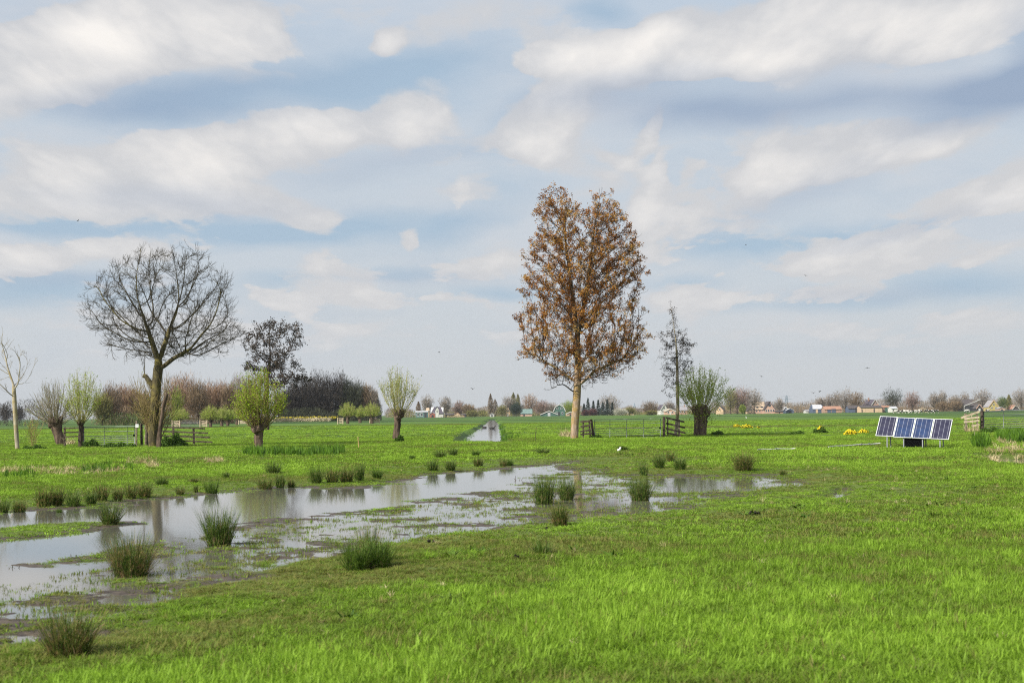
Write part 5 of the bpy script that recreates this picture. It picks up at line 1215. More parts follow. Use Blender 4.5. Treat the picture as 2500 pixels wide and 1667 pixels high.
wing = house("tan roofed farmhouse wing with two dormers left of the round window gable", 1842, 1868, 999, 981.5, 909, 'pinkbrick', 'tanroof', depth=10, wins=[(.2, .25, .12, .2), (.5, .25, .12, .2), (.8, .25, .12, .2)], name="house_wing", chim=-.2)
for u in (-.22, .22):
    m = MB(); m.box((u * 26 * s_, 1.6, 4.05), (1.5, 1.5, 1.3)); d = m.build("dormer", MW['slate'], wing); m = MB(); m.box((u * 26 * s_, .83, 4.1), (1.1, .06, .9)); m.build("pane", m_pane, d)
house("small gabled annex left of the dormered farmhouse", 1825, 1843, 1003, 991.5, 900, 'tan', 'dkroof', 'gable', 8, trim='slate', wins=[(.5, .55, .25, .25)])
house("long low dark shed stretching right from the round window farmhouse", 1893, 1912, 1005, 1002.5, 900, 'brick', 'dkroof', name="shed", cat="shed", doors=[(.5, .1, .6, 'dark')])
house("blue grey house with white gable edge under the pylon", 1912, 1925, 1001, 993, 960, 'blue', 'greyroof', 'gable', 9, trim='white', wins=[(.5, .5, .25, .25)])
house("low blue grey shed right of the pylon house", 1921, 1938, 1002, 997, 955, 'blue', 'whiteroof', 'gable', 8, name="shed", cat="shed", doors=[(.5, .3, .5, 'dark')])
house("low pale shed between the pylon and the white roofed barn", 1968, 1982, 1003.5, 1000.5, 950, 'white', 'greyroof', name="shed", cat="shed", doors=[(.5, .15, .6, 'dark')])
house("blue barn with a white roof right of the pylon", 1985, 2012, 998, 988, 920, 'blue', 'whiteroof', depth=12, hip=.3, name="barn", cat="barn", doors=[(.35, .2, .5, 'tan')])
house("orange brick barn with blue doors behind thin bare trees", 2014, 2055, 999, 992, 905, 'brick', 'redroof', name="barn", cat="barn", depth=10, doors=[(.25, .2, .6, 'blue'), (.52, .26, .7, 'blue')])
house("dark blue shed between the bare tree group and the long barn", 2072, 2099, 997, 990, 900, 'blue', 'dkroof', name="shed", cat="shed", doors=[(.7, .2, .7, 'dark')])
house("long tan brick barn with dark roof left above the panels", 2102, 2154, 995, 990, 890, 'tan', 'dkroof', depth=12, name="barn", cat="barn", doors=[(.62, .05, .55, 'dark'), (.05, .04, .5, 'dark')])
house("house gable with white edges rising behind the long barn", 2127, 2147, 988, 975.5, 925, 'pinkbrick', 'slate', 'gable', 12, trim='white', wins=[(.32, .72, .14, .12), (.62, .72, .14, .12)], chim=-.3, rz=12)
house("red brick shed with green door at the right end of the long barn", 2153, 2174, 994, 990.5, 895, 'brick', 'redroof', name="shed", cat="shed", doors=[(.5, .36, .75, 'green')])
house("white tank shed left of the row of cows", 2177, 2191, 997, 992.5, 880, 'white', 'whiteroof', name="shed", cat="shed", doors=[(.3, .2, .5, 'dark')])
house("wide dark roofed barn behind the leaning white pole", 2345, 2388, 990, 975, 960, 'dark', 'dkroof', depth=16, name="barn", cat="barn", wins=[(.2, .45, .2, .08), (.45, .45, .2, .08)], doors=[(.75, .12, .4, 'slate')])
house("small dark gabled shed right of the leaning white pole", 2384, 2399, 997, 987, 900, 'dark', 'dkroof', 'gable', 7, trim='pinkbrick', name="shed", cat="shed", doors=[(.5, .3, .4, 'white')])
house("yellow gabled house with pale roof edges behind the right gate", 2414, 2439, 993, 977, 900, 'yellow', 'greyroof', 'gable', 10, trim='tan', wins=[(.5, .6, .16, .16), (.3, .3, .14, .2), (.7, .3, .14, .2)])
house("small grey brown shed behind the right gate, right of the yellow house", 2438, 2454, 998, 994, 890, 'pinkbrick', 'greyroof', 'gable', 6, name="shed", cat="shed", doors=[(.5, .3, .5, 'dark')])
house("dark shed with an orange roof right of the slim olive tree", 2472, 2488, 998, 989, 895, 'dark', 'redroof', 'gable', 9, trim='white', name="shed", cat="shed", doors=[(.5, .3, .5, 'slate')])
# spire, pylon, pole, hoop feeder
m_far_haze = simple("far_haze_blue", (.20, .25, .30), .9)  # blue of the distance haze is painted into this base colour
D = 2200; s = D / F; b = P(1549, 1010 - .0116 * 299 + CAM_H / s, D); m = MB(); m.box((0, 0, 14 * s / 2 + 1), (5 * s, 5 * s, 14 * s)); root = empty("church_tower", b); tag(root, "hazy grey church tower far beyond the middle gate", "church tower")
m.build("tower", m_far_haze, root); m = MB(); V, Fq = tubes_batch(np.array([[[0, 0, 14 * s + 1], [0, 0, 27 * s]]]), np.array([[3.2 * s, .1 * s]]), 8); m.add(V, [tuple(f) for f in Fq]); m.build("spire", m_far_haze, root)
D = 2000; s = D / F; b = P(2476, 1010 - .0116 * 1226 + CAM_H / s, D); root = empty("church_tower", b); tag(root, "hazy blue pointed tower left of the right edge tree", "church tower")
m = MB(); m.box((0, 0, 8 * s), (5.5 * s, 5.5 * s, 16 * s)); m.build("tower", m_far_haze, root); m = MB(); V, Fq = tubes_batch(np.array([[[0, 0, 16 * s], [0, 0, 29 * s]]]), np.array([[3.2 * s, .1 * s]]), 8); m.add(V, [tuple(f) for f in Fq]); m.build("spire", m_far_haze, root)
D = 1900; s = D / F; b = P(2249, 1010 - .0116 * 999 + CAM_H / s, D); root = empty("tower_block", b); tag(root, "hazy blue block far behind the bare tree above the panels", "building"); m = MB(); m.box((0, 0, 11 * s), (13 * s, 10 * s, 22 * s)); m.build("wall", m_far_haze, root); m = MB(); m.box((0, -.4 * s, 22.3 * s), (9 * s, 8 * s, 2.4 * s)); m.build("roof", m_far_haze, root)
D = 1600; s = D / F; b = P(1921, 1010 - .0116 * 671 + CAM_H / s, D); root = empty("power_pylon", b); tag(root, "hazy lattice power pylon right of the round window farmhouse", "pylon"); m = MB(); H = 41 * s
for sx_, sy_ in ((-1, -1), (1, -1), (1, 1), (-1, 1)): m.tube([(sx_ * 3.2, sy_ * 3.2, 0), (sx_ * .5, sy_ * .5, H)], .18, 4)
for k in range(9):
    z0, z1 = H * k / 9, H * (k + 1) / 9; a0, a1 = 3.2 - 2.7 * k / 9, 3.2 - 2.7 * (k + 1) / 9
    for sg in (1, -1): m.tube([(-a0 * sg, -a0, z0), (a1 * sg, -a1, z1)], .12, 4); m.tube([(-a0 * sg, a0, z0), (a1 * sg, a1, z1)], .12, 4)
m.build("lattice_mast", m_far_haze, root)
for zf, wf in ((.93, 4.5), (.78, 6.5)): m = MB(); m.beam((-wf, 0, H * zf), (wf, 0, H * zf), .35, .35); m.build("cross_arm", m_far_haze, root)
D = 850; a_, b_ = P(2354, 991, D), P(2394, 975, D); m = MB(); m.tube([a_ - a_, b_ - a_], .22, 8); m.tube([(0, 0, 0), (0, .4, -3.4)], .18, 6); o = m.build("leaning_pole", m_pipe); o.location = a_; tag(o, "leaning white pole before the wide dark barn on the right", "pole")
D = 700; s = D / F; b = P(2254, 1010 - .0116 * 1004 + CAM_H / s, D); m = MB(); k = np.linspace(0, math.pi, 12)
for yy in (0, 2.2): m.tube(np.stack([-np.cos(k) * 1.9, np.full(12, yy), np.sin(k) ** .6 * 2.1], 1), .10, 6)
for x_ in (-1.6, -.8, 0, .8, 1.6): m.tube([(x_, 0, 0), (x_, 0, 1.2)], .05, 5)
o = m.build("hay_feeder", m_wood_pale, smooth=True); o.location = b; tag(o, "pale hooped hay feeder standing among the cows", "hay feeder")
# ------------------------------------------------------------------ cows, birds, ducks
m_cow, T, B = new_mat("black_and_white_hide"); oi = T.new('ShaderNodeObjectInfo'); g_ = T.new('ShaderNodeTexCoord')
v = T.vmath('ADD', g_.outputs['Object'], T.vmath('SCALE', (13.1, 7.7, 3.3), scale=oi.outputs['Random'])); n = T.noise(v, 1.3, 2, .5)
T.put(B.inputs['Base Color'], T.mix(T.ramp(n, .47, .50), (.012, .011, .011), (.72, .68, .62))); B.inputs['Roughness'].default_value = .8
def loft(pts, rads, n=8):
    V, Fq = tubes_batch(np.array([pts], float), np.array([rads], float), n); k = len(pts)
    return V, [tuple(f) for f in Fq] + [tuple(range(n))[::-1], tuple(range((k - 1) * n, k * n))]
def cow_mesh(graze):
    m = MB(); m.add(*loft([(-1.02, 0, 1.12), (-.9, 0, 1.05), (-.5, 0, .98), (.1, 0, .93), (.6, 0, 1.0), (.95, 0, 1.08)], [.16, .33, .38, .42, .37, .22], 10))
    hz_ = .55 if graze else 1.45
    m.add(*loft([(.75, 0, 1.1), (1.1, 0, (1.1 + hz_) / 2 + .05), (1.3, 0, hz_ + .1)], [.26, .19, .15])); m.add(*loft([(1.22, 0, hz_ + .14), (1.42, 0, hz_), (1.66, 0, hz_ - .2)], [.15, .14, .09]))
    for sx_ in (-1, 1): m.add(*loft([(1.25, sx_ * .1, hz_ + .18), (1.2, sx_ * .3, hz_ + .2)], [.05, .03], 5))
    for x_, k in ((-.82, 1), (.68, -1)):
        for sy_ in (-.2, .2): m.add(*loft([(x_, sy_, 1.0), (x_ + .06 * k, sy_, .62), (x_ - .05 * k, sy_, .36), (x_, sy_, 0)], [.19, .11, .075, .07], 6))
    m.add(*loft([(-1.0, 0, 1.25), (-1.14, 0, .9), (-1.12, 0, .5)], [.04, .025, .05], 5)); m.add(*loft([(-.45, 0, .72), (-.45, 0, .5)], [.17, .1], 6))
    return m
c1 = cow_mesh(True).build("cow", m_cow, smooth=True); c2 = cow_mesh(False).build("cow", m_cow, smooth=True)
cows = [(2186, 640, 'black and white cow leading the row, nearest the white tank shed', 0), (2198, 655, None, 1), (2206, 630, None, 0), (2214, 645, None, 1), (2221, 660, None, 0), (2229, 640, None, 0), (2238, 650, None, 1), (2246, 640, None, 0),
        (2262, 655, 'black and white cow just right of the pale hay feeder', 0), (2270, 640, None, 1), (2277, 650, None, 0), (2286, 640, None, 0), (2411, 690, 'white patched cow behind the right gate', 1), (2362, 690, 'cow below the foot of the leaning white pole', 0)]
for i, (x, D, lab, st) in enumerate(cows):
    o = (c1 if st == 0 else c2) if i < 2 else (c1 if st == 0 else c2).copy()
    if i >= 2: COL.objects.link(o)
    if i == 1: o = c2
    s = D / F; o.location = P(x, 1010 - .0116 * (x - 1250) + CAM_H / s, D); o.rotation_euler = (0, 0, [0.2, 3.3, -.3, 2.9, .6, 3.0][i % 6])
    tag(o, lab or "black and white cow standing in the close row left of the brown scrub", "cow", "cows in the far meadow")
m_bird = simple("dark_feathers", (.035, .032, .03), .8)
def bird_mesh(flap):
    m = MB(); m.add(*loft([(-.28, 0, 0), (-.12, 0, .0), (.08, 0, .02), (.2, 0, .05), (.3, 0, .05)], [.02, .06, .075, .05, .012], 7))
    for sg in (-1, 1): m.add([(.10, 0, .03), (-.08, 0, .03), (-.10, sg * .28, .03 + flap * .5), (-.04, sg * .52, .03 + flap * .8), (.06, sg * .30, .03 + flap * .6), (.10, 0, .05), (-.08, 0, .045), (-.10, sg * .28, .05 + flap * .5), (.06, sg * .30, .065 + flap * .6)],
                          [(0, 1, 2, 4), (4, 2, 3), (5, 8, 7, 6), (8, 3, 7), (0, 4, 8, 5), (1, 6, 7, 2), (2, 7, 3), (4, 3, 8)])
    m.add([(-.25, -.03, 0), (-.25, .03, 0), (-.42, .07, 0), (-.42, -.07, 0), (-.33, 0, .02)], [(0, 1, 2, 3), (0, 4, 1), (1, 4, 2), (2, 4, 3), (3, 4, 0)])
    return m
bm = [bird_mesh(f).build("flying_bird", m_bird, smooth=False) for f in (.35, -.15, .15)]
for i, (x, y, D, lab) in enumerate([(1154, 950, 120, "dark bird flying low above the ditch"), (2117, 898, 100, "dark bird flying above the tallest bare tree group on the right"), (1859, 919, 130, "dark bird flying above the dormered farmhouse"),
                                    (1986, 960, 150, "lower of two birds flying left of the tall bare group"), (2002, 955, 150, "upper of two birds flying left of the tall bare group"), (1967, 673, 170, "tiny bird in the middle of the right sky"), (190, 540, 170, "tiny bird in the sky high above the left pollards"),
                                    (1821, 598, 190, "tiny bird before the blue gap right of the poplar top"), (1072, 860, 170, "tiny bird in the sky between lone pollard and poplar")]):
    o = bm[i] if i < 3 else bm[i % 3].copy()
    if i >= 3: COL.objects.link(o)
    o.location = P(x, y, D); o.scale = (.45, .45, .45); o.rotation_euler = (rng.normal(0, .2), rng.normal(0, .15), rng.random() * 6.28); tag(o, lab, "bird", "birds in the sky")
for x, y, lab in ((1182, 1044.5, "small dark duck swimming left in the ditch"), (1202, 1046.5, "larger dark duck swimming right in the ditch")):
    p = G(x, y, DL); m = MB(); m.add(*loft([(-.34, 0, .10), (-.22, 0, .07), (.0, 0, .06), (.18, 0, .08), (.27, 0, .12)], [.02, .10, .13, .11, .04], 8)); m.add(*loft([(.2, 0, .1), (.25, 0, .22), (.27, 0, .28), (.33, 0, .29), (.42, 0, .27)], [.06, .045, .06, .055, .015], 7))
    o = m.build("duck", m_bird, smooth=True); o.location = p; o.rotation_euler = (0, 0, 3.0 if x < 1190 else .2); tag(o, lab, "duck", "ducks on the ditch"); o.scale = (1.3,) * 3
p = ground_pt(1512, 1101); m = MB(); g = np.random.default_rng(3)
q, f4 = tubes_batch(np.array([[(-.12, 0, .02), (-.06, .02, .08), (.03, 0, .14), (.09, .02, .26), (.12, 0, .30)]]), np.array([[.04, .10, .10, .06, .015]]), 8); m.add(q + g.normal(0, .012, q.shape), [tuple(f) for f in f4]); o = m.build("plastic_scrap", m_white); o.location = p; o.scale = (.6, .6, .6); tag(o, "crumpled white scrap lying beside a small rush tussock in mid meadow", "litter")
m_clod = simple("dark_clod", (.018, .014, .011), .95, 0, .4, 9, .8)
for x, y, w, lab in ((1052, 1326, 16, "black clod lying on the turf right of the front rush tussocks"), (1333, 1293, 7, "small black clod left of the brown sparse tussock"), (1258, 1364, 8, "small dark clod on the turf before the sparse green tussock"), (1842, 1256, 22, "dark scattered droppings on the turf below the right puddle"), (1480, 1143, 6, "tiny dark clod at the tip of the upper puddle")):
    p = ground_pt(x, y); s = p[1] / F; g = np.random.default_rng(x); m = MB()
    for k in range(5): c = np.array([(k - 2) * w * s * .2 + g.normal(0, .01), g.normal(0, .03), .02]); q, f4 = tubes_batch(np.array([[c - [w * s * .16, 0, 0], c + [0, 0, .02], c + [w * s * .16, 0, .0]]]), np.array([[.01, w * s * .18, .01]]), 7); m.add(q + g.normal(0, .006, q.shape), [tuple(f) for f in f4])
    o = m.build("dirt_clod", m_clod, smooth=True); o.location = p; tag(o, lab, "clod")
# ------------------------------------------------------------------ rush tussocks
m_rush = leaf_mat("rush_stems", [(.026, .050, .008), (.060, .112, .014), (.105, .170, .026), (.20, .18, .07)], .18, .55, scale=14)
m_rush_brown = leaf_mat("brown_rush_stems", [(.030, .060, .008), (.070, .120, .015), (.140, .150, .035), (.27, .175, .08)], .18, .6, scale=14)
m_rush_fresh = leaf_mat("fresh_rush_stems", [(.035, .065, .010), (.065, .12, .014), (.10, .18, .022), (.15, .20, .04)], .22, .55, scale=14)
m_dead = leaf_mat("dead_rush_stems", [(.10, .075, .035), (.20, .145, .07), (.33, .26, .14)], .15, .7, scale=14)
TUS = "rush tussocks in the wet meadow"
_pc = {}
def tussock(x, y, w, h, label, kind='g', lean=.42, seed=None, own=False, dens=1.0):
    p = ground_pt(x, y); s = p[1] / F; W_, H_ = w * s * 1.35, h * s * 1.22
    mat = {'g': m_rush, 'b': m_rush_brown, 'f': m_rush_fresh}[kind]
    key = (kind, round(lean, 1), (seed or int(x)) % 4, int(s * 120), dens)
    if own or key not in _pc:
        n = int(360 * dens * (1.5 if own else 1)); bw = max(.006, s * .8)
        o = blade_mesh("rush_tussock", mat, True, n=n, rad=.23, h0=.45, h1=1.08, w=bw / W_, lean=lean * 1.15, curl=.30, segs=4, seed=seed or int(x), minlean=.03)
        V = np.zeros(len(o.data.vertices) * 3, np.float32); o.data.vertices.foreach_get('co', V)
        _pc[key] = o
    else:
        o = _pc[key].copy(); COL.objects.link(o)
    o.location = p - np.array([0, 0, .02]); o.scale = (W_, W_, H_); o.rotation_euler = (0, 0, (x * .37) % 6.28)
    return tag(o, label, "rush tussock", TUS)
big = [(320, 1408, 122, 104, "large brown tipped tussock at the lower left, in front of the flood", 'b', .40, 1.2), (535, 1331, 88, 92, "tall dark green tussock standing in the flood's near edge", 'g', .42, 1.3), (270, 1279, 56, 60, "spiky tussock with splayed stems on the grassy tongue in the flood", 'g', .62, .8),
       (168, 1600, 140, 120, "blurred brown green tussock at the bottom left corner", 'b', .40, .8), (872, 1392, 76, 76, "left half of the double tussock in the centre foreground", 'f', .62, .9), (925, 1386, 72, 74, "right darker half of the double tussock in the centre foreground", 'f', .70, .9), (900, 1378, 60, 92, "brown tall stems behind the double tussock of the foreground", 'b', .40, .5),
       (1328, 1229, 64, 68, "left and larger of the paired dark tussocks in the shallows", 'g', .38, 1.2), (1384, 1221, 48, 58, "right of the paired dark tussocks in the shallows", 'g', .45, 1.0), (1563, 1224, 64, 64, "dark lone tussock standing in the right puddle", 'g', .42, 1.2), (1367, 1283, 48, 58, "olive tussock with loose stems below the paired tussocks", 'b', .55, .7),
       (1322, 1353, 54, 44, "sparse bright green tussock on the open turf right of the centre", 'f', .75, .35), (1815, 1148, 56, 46, "olive leaning tussock on the far right above the right puddle", 'b', .5, 1.1)]
for i, (x, y, w, h, lab, k, ln, dn) in enumerate(big):
    o = tussock(x, y, w, h, lab, k, ln, 100 + i, True, dn); W_ = o.scale[0]
    blade_mesh("dead_stems", m_dead, True, parent=o, n=int(46 + 50 * (k == 'b')), rad=.24, h0=.5, h1=1.12, w=max(.005, W_ * .009) / W_, lean=ln * 1.9, curl=.9, segs=5, seed=500 + i, minlean=.1)
small = [(516, 1204, 44, 36, "green tussock at the flood's far shore right of the long rush band", 'f'), (667, 1157, 38, 30, "dark tussock in the grass left of the brown rush row", 'g'), (650, 1191, 46, 32, "olive tussock on the far shore, left of a darker twin", 'b'), (684, 1190, 28, 34, "small dark tussock right of its olive twin on the far shore", 'g'),
         (711, 1184, 24, 20, "little brown tussock left of the brown rush row", 'b'), (772, 1178, 32, 40, "dark tussock at the left end of the brown rush row", 'g'), (812, 1179, 40, 42, "brownish tussock second from the left in the brown rush row", 'b'), (846, 1178, 42, 40, "brown tussock in the middle of the brown rush row", 'b'),
         (877, 1173, 34, 44, "tall dark tussock at the right end of the brown rush row", 'g'), (921, 1168, 26, 26, "green tussock just right of the brown rush row", 'f'), (1056, 1149, 34, 32, "dark left tussock of the pair above the upper puddle", 'g'), (1100, 1146, 30, 26, "dark right tussock of the pair above the upper puddle", 'g'),
         (1168, 1136, 30, 24, "tussock with brown foot right of the pair above the upper puddle", 'b'), (1076, 1118, 30, 20, "left of two low tussocks in the meadow below the ditch end", 'g'), (1106, 1113, 26, 22, "right of two low tussocks in the meadow below the ditch end", 'g'), (1162, 1113, 22, 14, "low faint tussock below the end of the ditch", 'f'),
         (1006, 1121, 14, 11, "tiny tussock left of the two below the ditch", 'f'), (1240, 1136, 28, 16, "low grassy tussock above the tip of the upper puddle", 'f'), (1327, 1108, 38, 17, "wide low tussock in the meadow left below the poplar", 'g'), (1521, 1099, 30, 12, "low tussock behind the white scrap", 'g'),
         (1571, 1154, 28, 34, "dark tussock left of the three right of the paired ones, nearest the puddle", 'g'), (1610, 1143, 30, 36, "dark upright tussock in the middle of the four above the right puddle", 'g'), (1637, 1126, 28, 24, "farthest brown green tussock of the four above the right puddle", 'b'), (1660, 1146, 36, 30, "rightmost tussock of the four above the right puddle", 'g'),
         (1912, 1161, 22, 16, "small brown tuft right of the right puddle", 'b'), (395, 1184, 34, 22, "low tussock in the grass above the long rush band", 'g'), (440, 1207, 26, 24, "small tussock at the right end of the long rush band", 'b'), (552, 1167, 18, 16, "tiny tussock in the grass left of the dark one", 'g'),
         (478, 1201, 12, 16, "narrow tuft on the shore left of the green tussock", 'b'), (475, 1178, 20, 12, "faint tuft in the grass above the green shore tussock", 'b'), (320, 1214, 38, 38, "brown left half of the thick end of the long rush band", 'b'), (352, 1212, 44, 38, "brown right half of the thick end of the long rush band", 'b'),
         (108, 1236, 50, 46, "brown tussock at the left part of the long rush band", 'b'), (140, 1234, 34, 46, "brown tussock touching the one at the band's left part", 'b'), (178, 1232, 44, 42, "greener tussock in the middle of the long rush band", 'g'), (222, 1230, 34, 34, "dark low tussock dipping into the water in the rush band", 'g'),
         (248, 1222, 44, 40, "olive tussock right of the dark low one in the rush band", 'b'), (288, 1218, 26, 34, "narrow brown tussock left of the thick end of the band", 'b'), (8, 1250, 32, 36, "dark tussock cut by the left picture edge", 'g'), (48, 1249, 40, 32, "brown tussock right of the one at the left edge", 'b'),
         (145, 1258, 16, 18, "small green tuft standing in the water below the rush band", 'f'), (185, 1258, 12, 10, "tiny green tuft in the water below the rush band", 'f'), (1228, 1139, 20, 20, "brown tuft at the far shore of the upper puddle", 'b')]
for i, (x, y, w, h, lab, k) in enumerate(small): tussock(x, y, w, h, lab, k, (.3, .4, .5, .6)[i * 7 % 4], dens=(.7, 1.0)[i % 2])
# loose stalks in the water
for (x, y, h, lab) in ((178, 1362, 18, "pair of dark bent stalks standing in the flood at the left"), (25, 1387, 14, "thin bent stalk in the flood near the left edge"), (685, 1270, 10, "short dark stalks at the flood's near edge"), (760, 1268, 15, "leaning thin stalks at the flood's near edge"), (1259, 1172, 14, "dark stalks standing in the upper puddle")):
    p = G(x, y, WL); s = p[1] / F; g = np.random.default_rng(int(x)); d = g.normal(0, .35, (4, 3)); d[:, 2] = 1
    V, Fq, tp, _ = twigs(np.array([(k * 4 * s, g.normal(0, .05), -.03) for k in range(4)]), d, h * s * np.array([1, .8, .5, .9]), .006 + s * .25, 4, .1, .1, g); gg = Geo(); gg.add(V, Fq); o = gg.build("dead_stalks", m_bark_dark); o.location = p; tag(o, lab, "stalks")
# ------------------------------------------------------------------ marsh marigolds, weeds, reeds
m_flower = simple("yellow_petals", (.80, .64, .02), .6)
m_weed = leaf_mat("weed_leaves", [(.035, .075, .008), (.06, .12, .012), (.09, .17, .018)], .3, scale=6)
def clump(name, x, y, w, h, label, cat, n, size, flowers=0, mat=None, fsize=.06, depth=.7):
    p = ground_pt(x, y); s = p[1] / F; g = np.random.default_rng(int(x * 3)); root = empty(name, p); tag(root, label, cat)
    v = g.normal(0, 1, (n, 3)); v /= np.linalg.norm(v, axis=1, keepdims=True); q = g.random(n) ** .4; c = v * q[:, None] * np.array([w * s / 2, w * s / 2 * depth, h * s]); c[:, 2] = np.abs(c[:, 2]) * (1 + .3 * np.sin(c[:, 0] * 9))
    V, Fq = leaf_quads(c, size, g, -.4, 1.2); lg = Geo(); lg.add(V, Fq); lg.build("foliage", mat or m_weed, root, smooth=False)
    if flowers:
        v = g.normal(0, 1, (flowers, 3)); v[:, 2] = np.abs(v[:, 2]) + .1; v /= np.linalg.norm(v, axis=1, keepdims=True); c = v * np.array([w * s / 2, w * s / 2 * depth, h * s]) * (.92 + .15 * g.random(flowers))[:, None]
        V, Fq = leaf_quads(np.repeat(c, 3, 0) + g.normal(0, .02, (flowers * 3, 3)), fsize, g, 0, 1.1); lg = Geo(); lg.add(V, Fq); lg.build("flowers", m_flower, root, smooth=False)
    return root
clump("marsh_marigold", 1799, 1043, 19, 7, "left clump of yellow marsh marigolds beyond the meadow pond", "flowers", 400, .10, 90, fsize=.09)
clump("marsh_marigold", 1823, 1046, 28, 9, "right and fuller yellow marigold clump beside the left one", "flowers", 500, .10, 130, fsize=.08)
clump("marsh_marigold", 1851, 1046, 7, 5, "tiny yellow marigold tuft right of the two far clumps", "flowers", 120, .09, 20, fsize=.08)
clump("marsh_marigold", 2003, 1058, 40, 13, "dark green marigold plant with one yellow patch on top", "flowers", 900, .10, 0)
clump("marsh_marigold", 2004, 1050, 14, 8, "small yellow marigold patch above dark leaves", "flowers", 150, .09, 90, fsize=.10)
clump("marsh_marigold", 2076, 1060, 30, 12, "broad bright yellow marigold clump left of the panels", "flowers", 500, .09, 230, fsize=.075)
clump("marsh_marigold", 2108, 1058, 26, 9, "yellow marigold clump closest to the panels", "flowers", 450, .09, 110, fsize=.075)
clump("weed_clump", 1948, 1061, 40, 8, "bright green leafy weeds left of the marigold plant", "weeds", 900, .10)
clump("weed_clump", 1751, 1062, 34, 9, "dark weeds right of the thick pollard's foot", "weeds", 600, .10)
clump("bramble_bush", 424, 1090, 66, 28, "dark green bramble bush at the right foot of the big ash", "bush", 2600, .10)
clump("weed_clump", 975, 1078, 24, 14, "round green bush at the foot of the lone pollard", "bush", 700, .10)
clump("weed_clump", 222, 1091, 44, 16, "leafy weeds at the foot of the thin pollard", "weeds", 1200, .10)
clump("weed_clump", 85, 1096, 60, 8, "dark low weeds left of the leaning pollard", "weeds", 1200, .09)
clump("weed_clump", 290, 1092, 90, 9, "green weeds below the left gate", "weeds", 1800, .09)
clump("weed_clump", 1455, 1070, 36, 8, "bright weeds below the left post of the middle gate", "weeds", 700, .09)
clump("weed_clump", 2420, 1056, 60, 12, "green leafy weeds below the right gate", "weeds", 1400, .10)
m_dry = leaf_mat("dry_straw", [(.26, .20, .095), (.44, .36, .19), (.60, .51, .31)], .2, .8, attr='tint')
m_iris = leaf_mat("iris_leaves", [(.05, .11, .012), (.09, .19, .014), (.14, .27, .02)], .35, attr='tint')
tD = [blade_mesh("straw", m_dry, False, n=18, rad=.12, h0=.15, h1=.45, w=.016, lean=1.3, curl=1.4, segs=3, seed=200 + k) for k in range(4)]
tI = [blade_mesh("iris", m_iris, False, n=9, rad=.08, h0=.35, h1=.62, w=.030, lean=.25, curl=.3, segs=3, seed=220 + k) for k in range(4)]
def strip(name, protos, px, n, sc, spread=(0, 0), seed=1):
    g = np.random.default_rng(seed); pts = []
    for k in range(n):
        i = g.integers(0, len(px)); x, y, w, h = px[i]; q = G(x + (g.random() - .5) * w, y + (g.random() - .5) * h); z = hz(q[0], q[1]); pts.append((q[0], q[1], z))
    s = sc * (.6 + .8 * g.random(n)); return scatter(name, protos, pts, np.stack([np.zeros(n), np.zeros(n), g.random(n) * 6.28], 1), np.stack([s, s, s], 1), g.random(n))
strip("dry_grass", tD, [(90, 1150, 110, 6), (180, 1149, 60, 5), (260, 1153, 80, 8), (345, 1130, 70, 12), (375, 1140, 30, 14), (25, 1155, 50, 6), (520, 1128, 40, 8), (165, 1160, 200, 10)], 250, .5, seed=2)
strip("dry_reeds", tD, [(2462, 1098, 90, 10), (2440, 1110, 70, 12), (2480, 1111, 60, 8), (2460, 1080, 50, 16), (2425, 1112, 40, 6)], 150, .75, seed=3)
strip("dry_reeds", tD, [(2372, 1052, 30, 5), (1385, 1065, 30, 6), (158, 1084, 40, 4), (660, 1024, 160, 2)], 90, 1.3, seed=7)
strip("iris_leaves", tI, [(700, 1113, 200, 7), (640, 1111, 90, 6), (760, 1112, 130, 6), (800, 1108, 80, 6)], 460, .62, seed=4)
strip("iris_leaves", tI, [(2465, 1073, 70, 8), (2480, 1078, 40, 8), (2395, 1090, 40, 10)], 260, 1.0, seed=5)
strip("iris_leaves", tI, [(280, 1145, 90, 14), (50, 1165, 90, 14), (230, 1152, 60, 8)], 110, .42, seed=9)
x, y = sector(6, 46, 3.0, 40); z, wet = height(x, y); k = (wet > .5) & (fbm(x, y, .5, 3, 99) > .47) & (z > WL + .02); x, y, z = x[k], y[k], z[k]; n = len(x); s = .07 + .15 * rng.random(n) ** 2
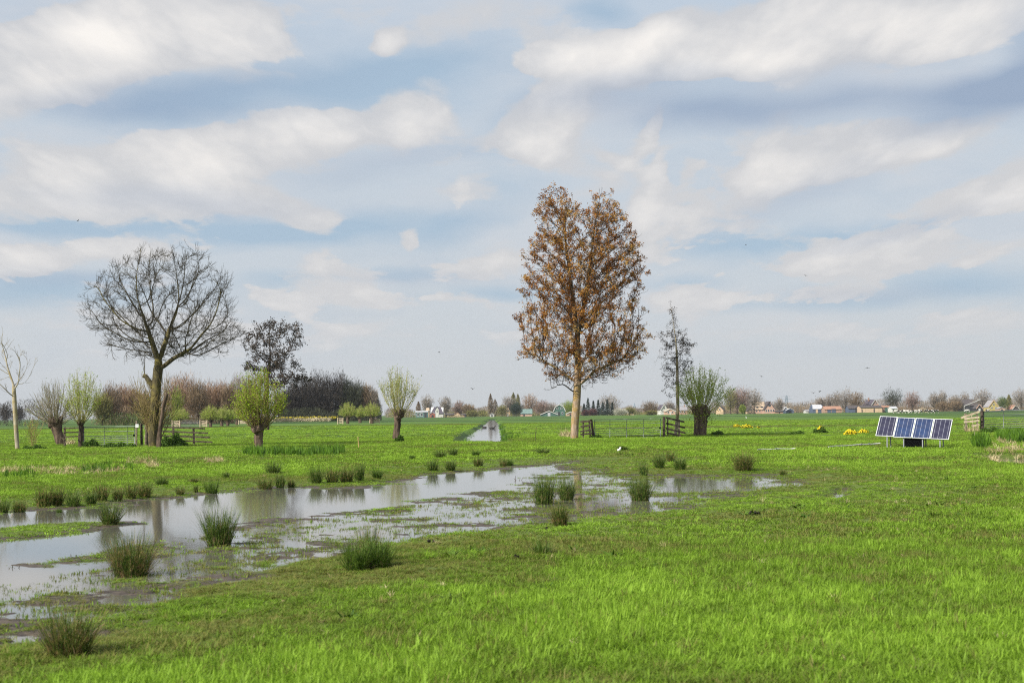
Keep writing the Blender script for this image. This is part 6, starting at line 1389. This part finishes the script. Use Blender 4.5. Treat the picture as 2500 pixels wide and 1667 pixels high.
scatter("dead_straw", tD, np.stack([x, y, z + .01], 1), np.stack([rng.normal(0, .2, n), rng.normal(0, .2, n), rng.random(n) * 6.28], 1), np.stack([s * 1.3, s * 1.3, s], 1), rng.random(n))
# taller plants along the ditch banks
strip("bank_plants", tI, [(1158, 1053, 26, 8), (1145, 1062, 28, 8), (1176, 1042, 12, 6), (1232, 1068, 12, 10), (1228, 1052, 8, 8), (1224, 1040, 6, 6), (1255, 1066, 30, 12)], 260, .6, seed=6)
strip("reed_band", tD, [(1510, 1013, 76, 1.2), (1060, 1017, 90, 1.0), (1100, 1018, 60, 1.0)], 700, 3.4, seed=8)
# yellow flowering strip and pale reeds before the dark wood
gq = np.random.default_rng(15); n = 1300; D = 430; xx = 660 + 160 * gq.random(n); zz = .9 + .8 * gq.random(n); c = np.stack([(xx - 1250) / F * D, D + 6 * gq.random(n), zz], 1)
V, Fq = leaf_quads(c, .13, gq, 0, 1.1); gg = Geo(); gg.add(V, Fq); tag(gg.build("rapeseed_flowers", m_flower, smooth=False), kind='stuff')
n = 1200; xx = 655 + 150 * gq.random(n); c = np.stack([(xx - 1250) / F * (D - 3), D - 3 + 2 * gq.random(n), .9 * gq.random(n)], 1)
V, Fq = leaf_quads(c, .5, gq, -3, 3.0); gg = Geo(); gg.add(V, Fq); tag(gg.build("pale_reed_strip", simple("pale_reed", (.48, .41, .28), .8, 0, .3, .5), smooth=False), kind='stuff')
# ------------------------------------------------------------------ air
if HAZE:
    m = MB(); m.box((0, 1200, 58), (5200, 3400, 124)); hb = m.build("haze", None)
    mh = bpy.data.materials.new("haze_air"); mh.use_nodes = True; nt = mh.node_tree; nt.nodes.clear()
    pv = nt.nodes.new('ShaderNodeVolumePrincipled'); pv.inputs['Density'].default_value = HAZE; pv.inputs['Color'].default_value = (.86, .92, 1, 1); pv.inputs['Anisotropy'].default_value = .2
    om = nt.nodes.new('ShaderNodeOutputMaterial'); nt.links.new(pv.outputs[0], om.inputs['Volume'])
    hb.data.materials.clear(); hb.data.materials.append(mh); tag(hb, kind='stuff')
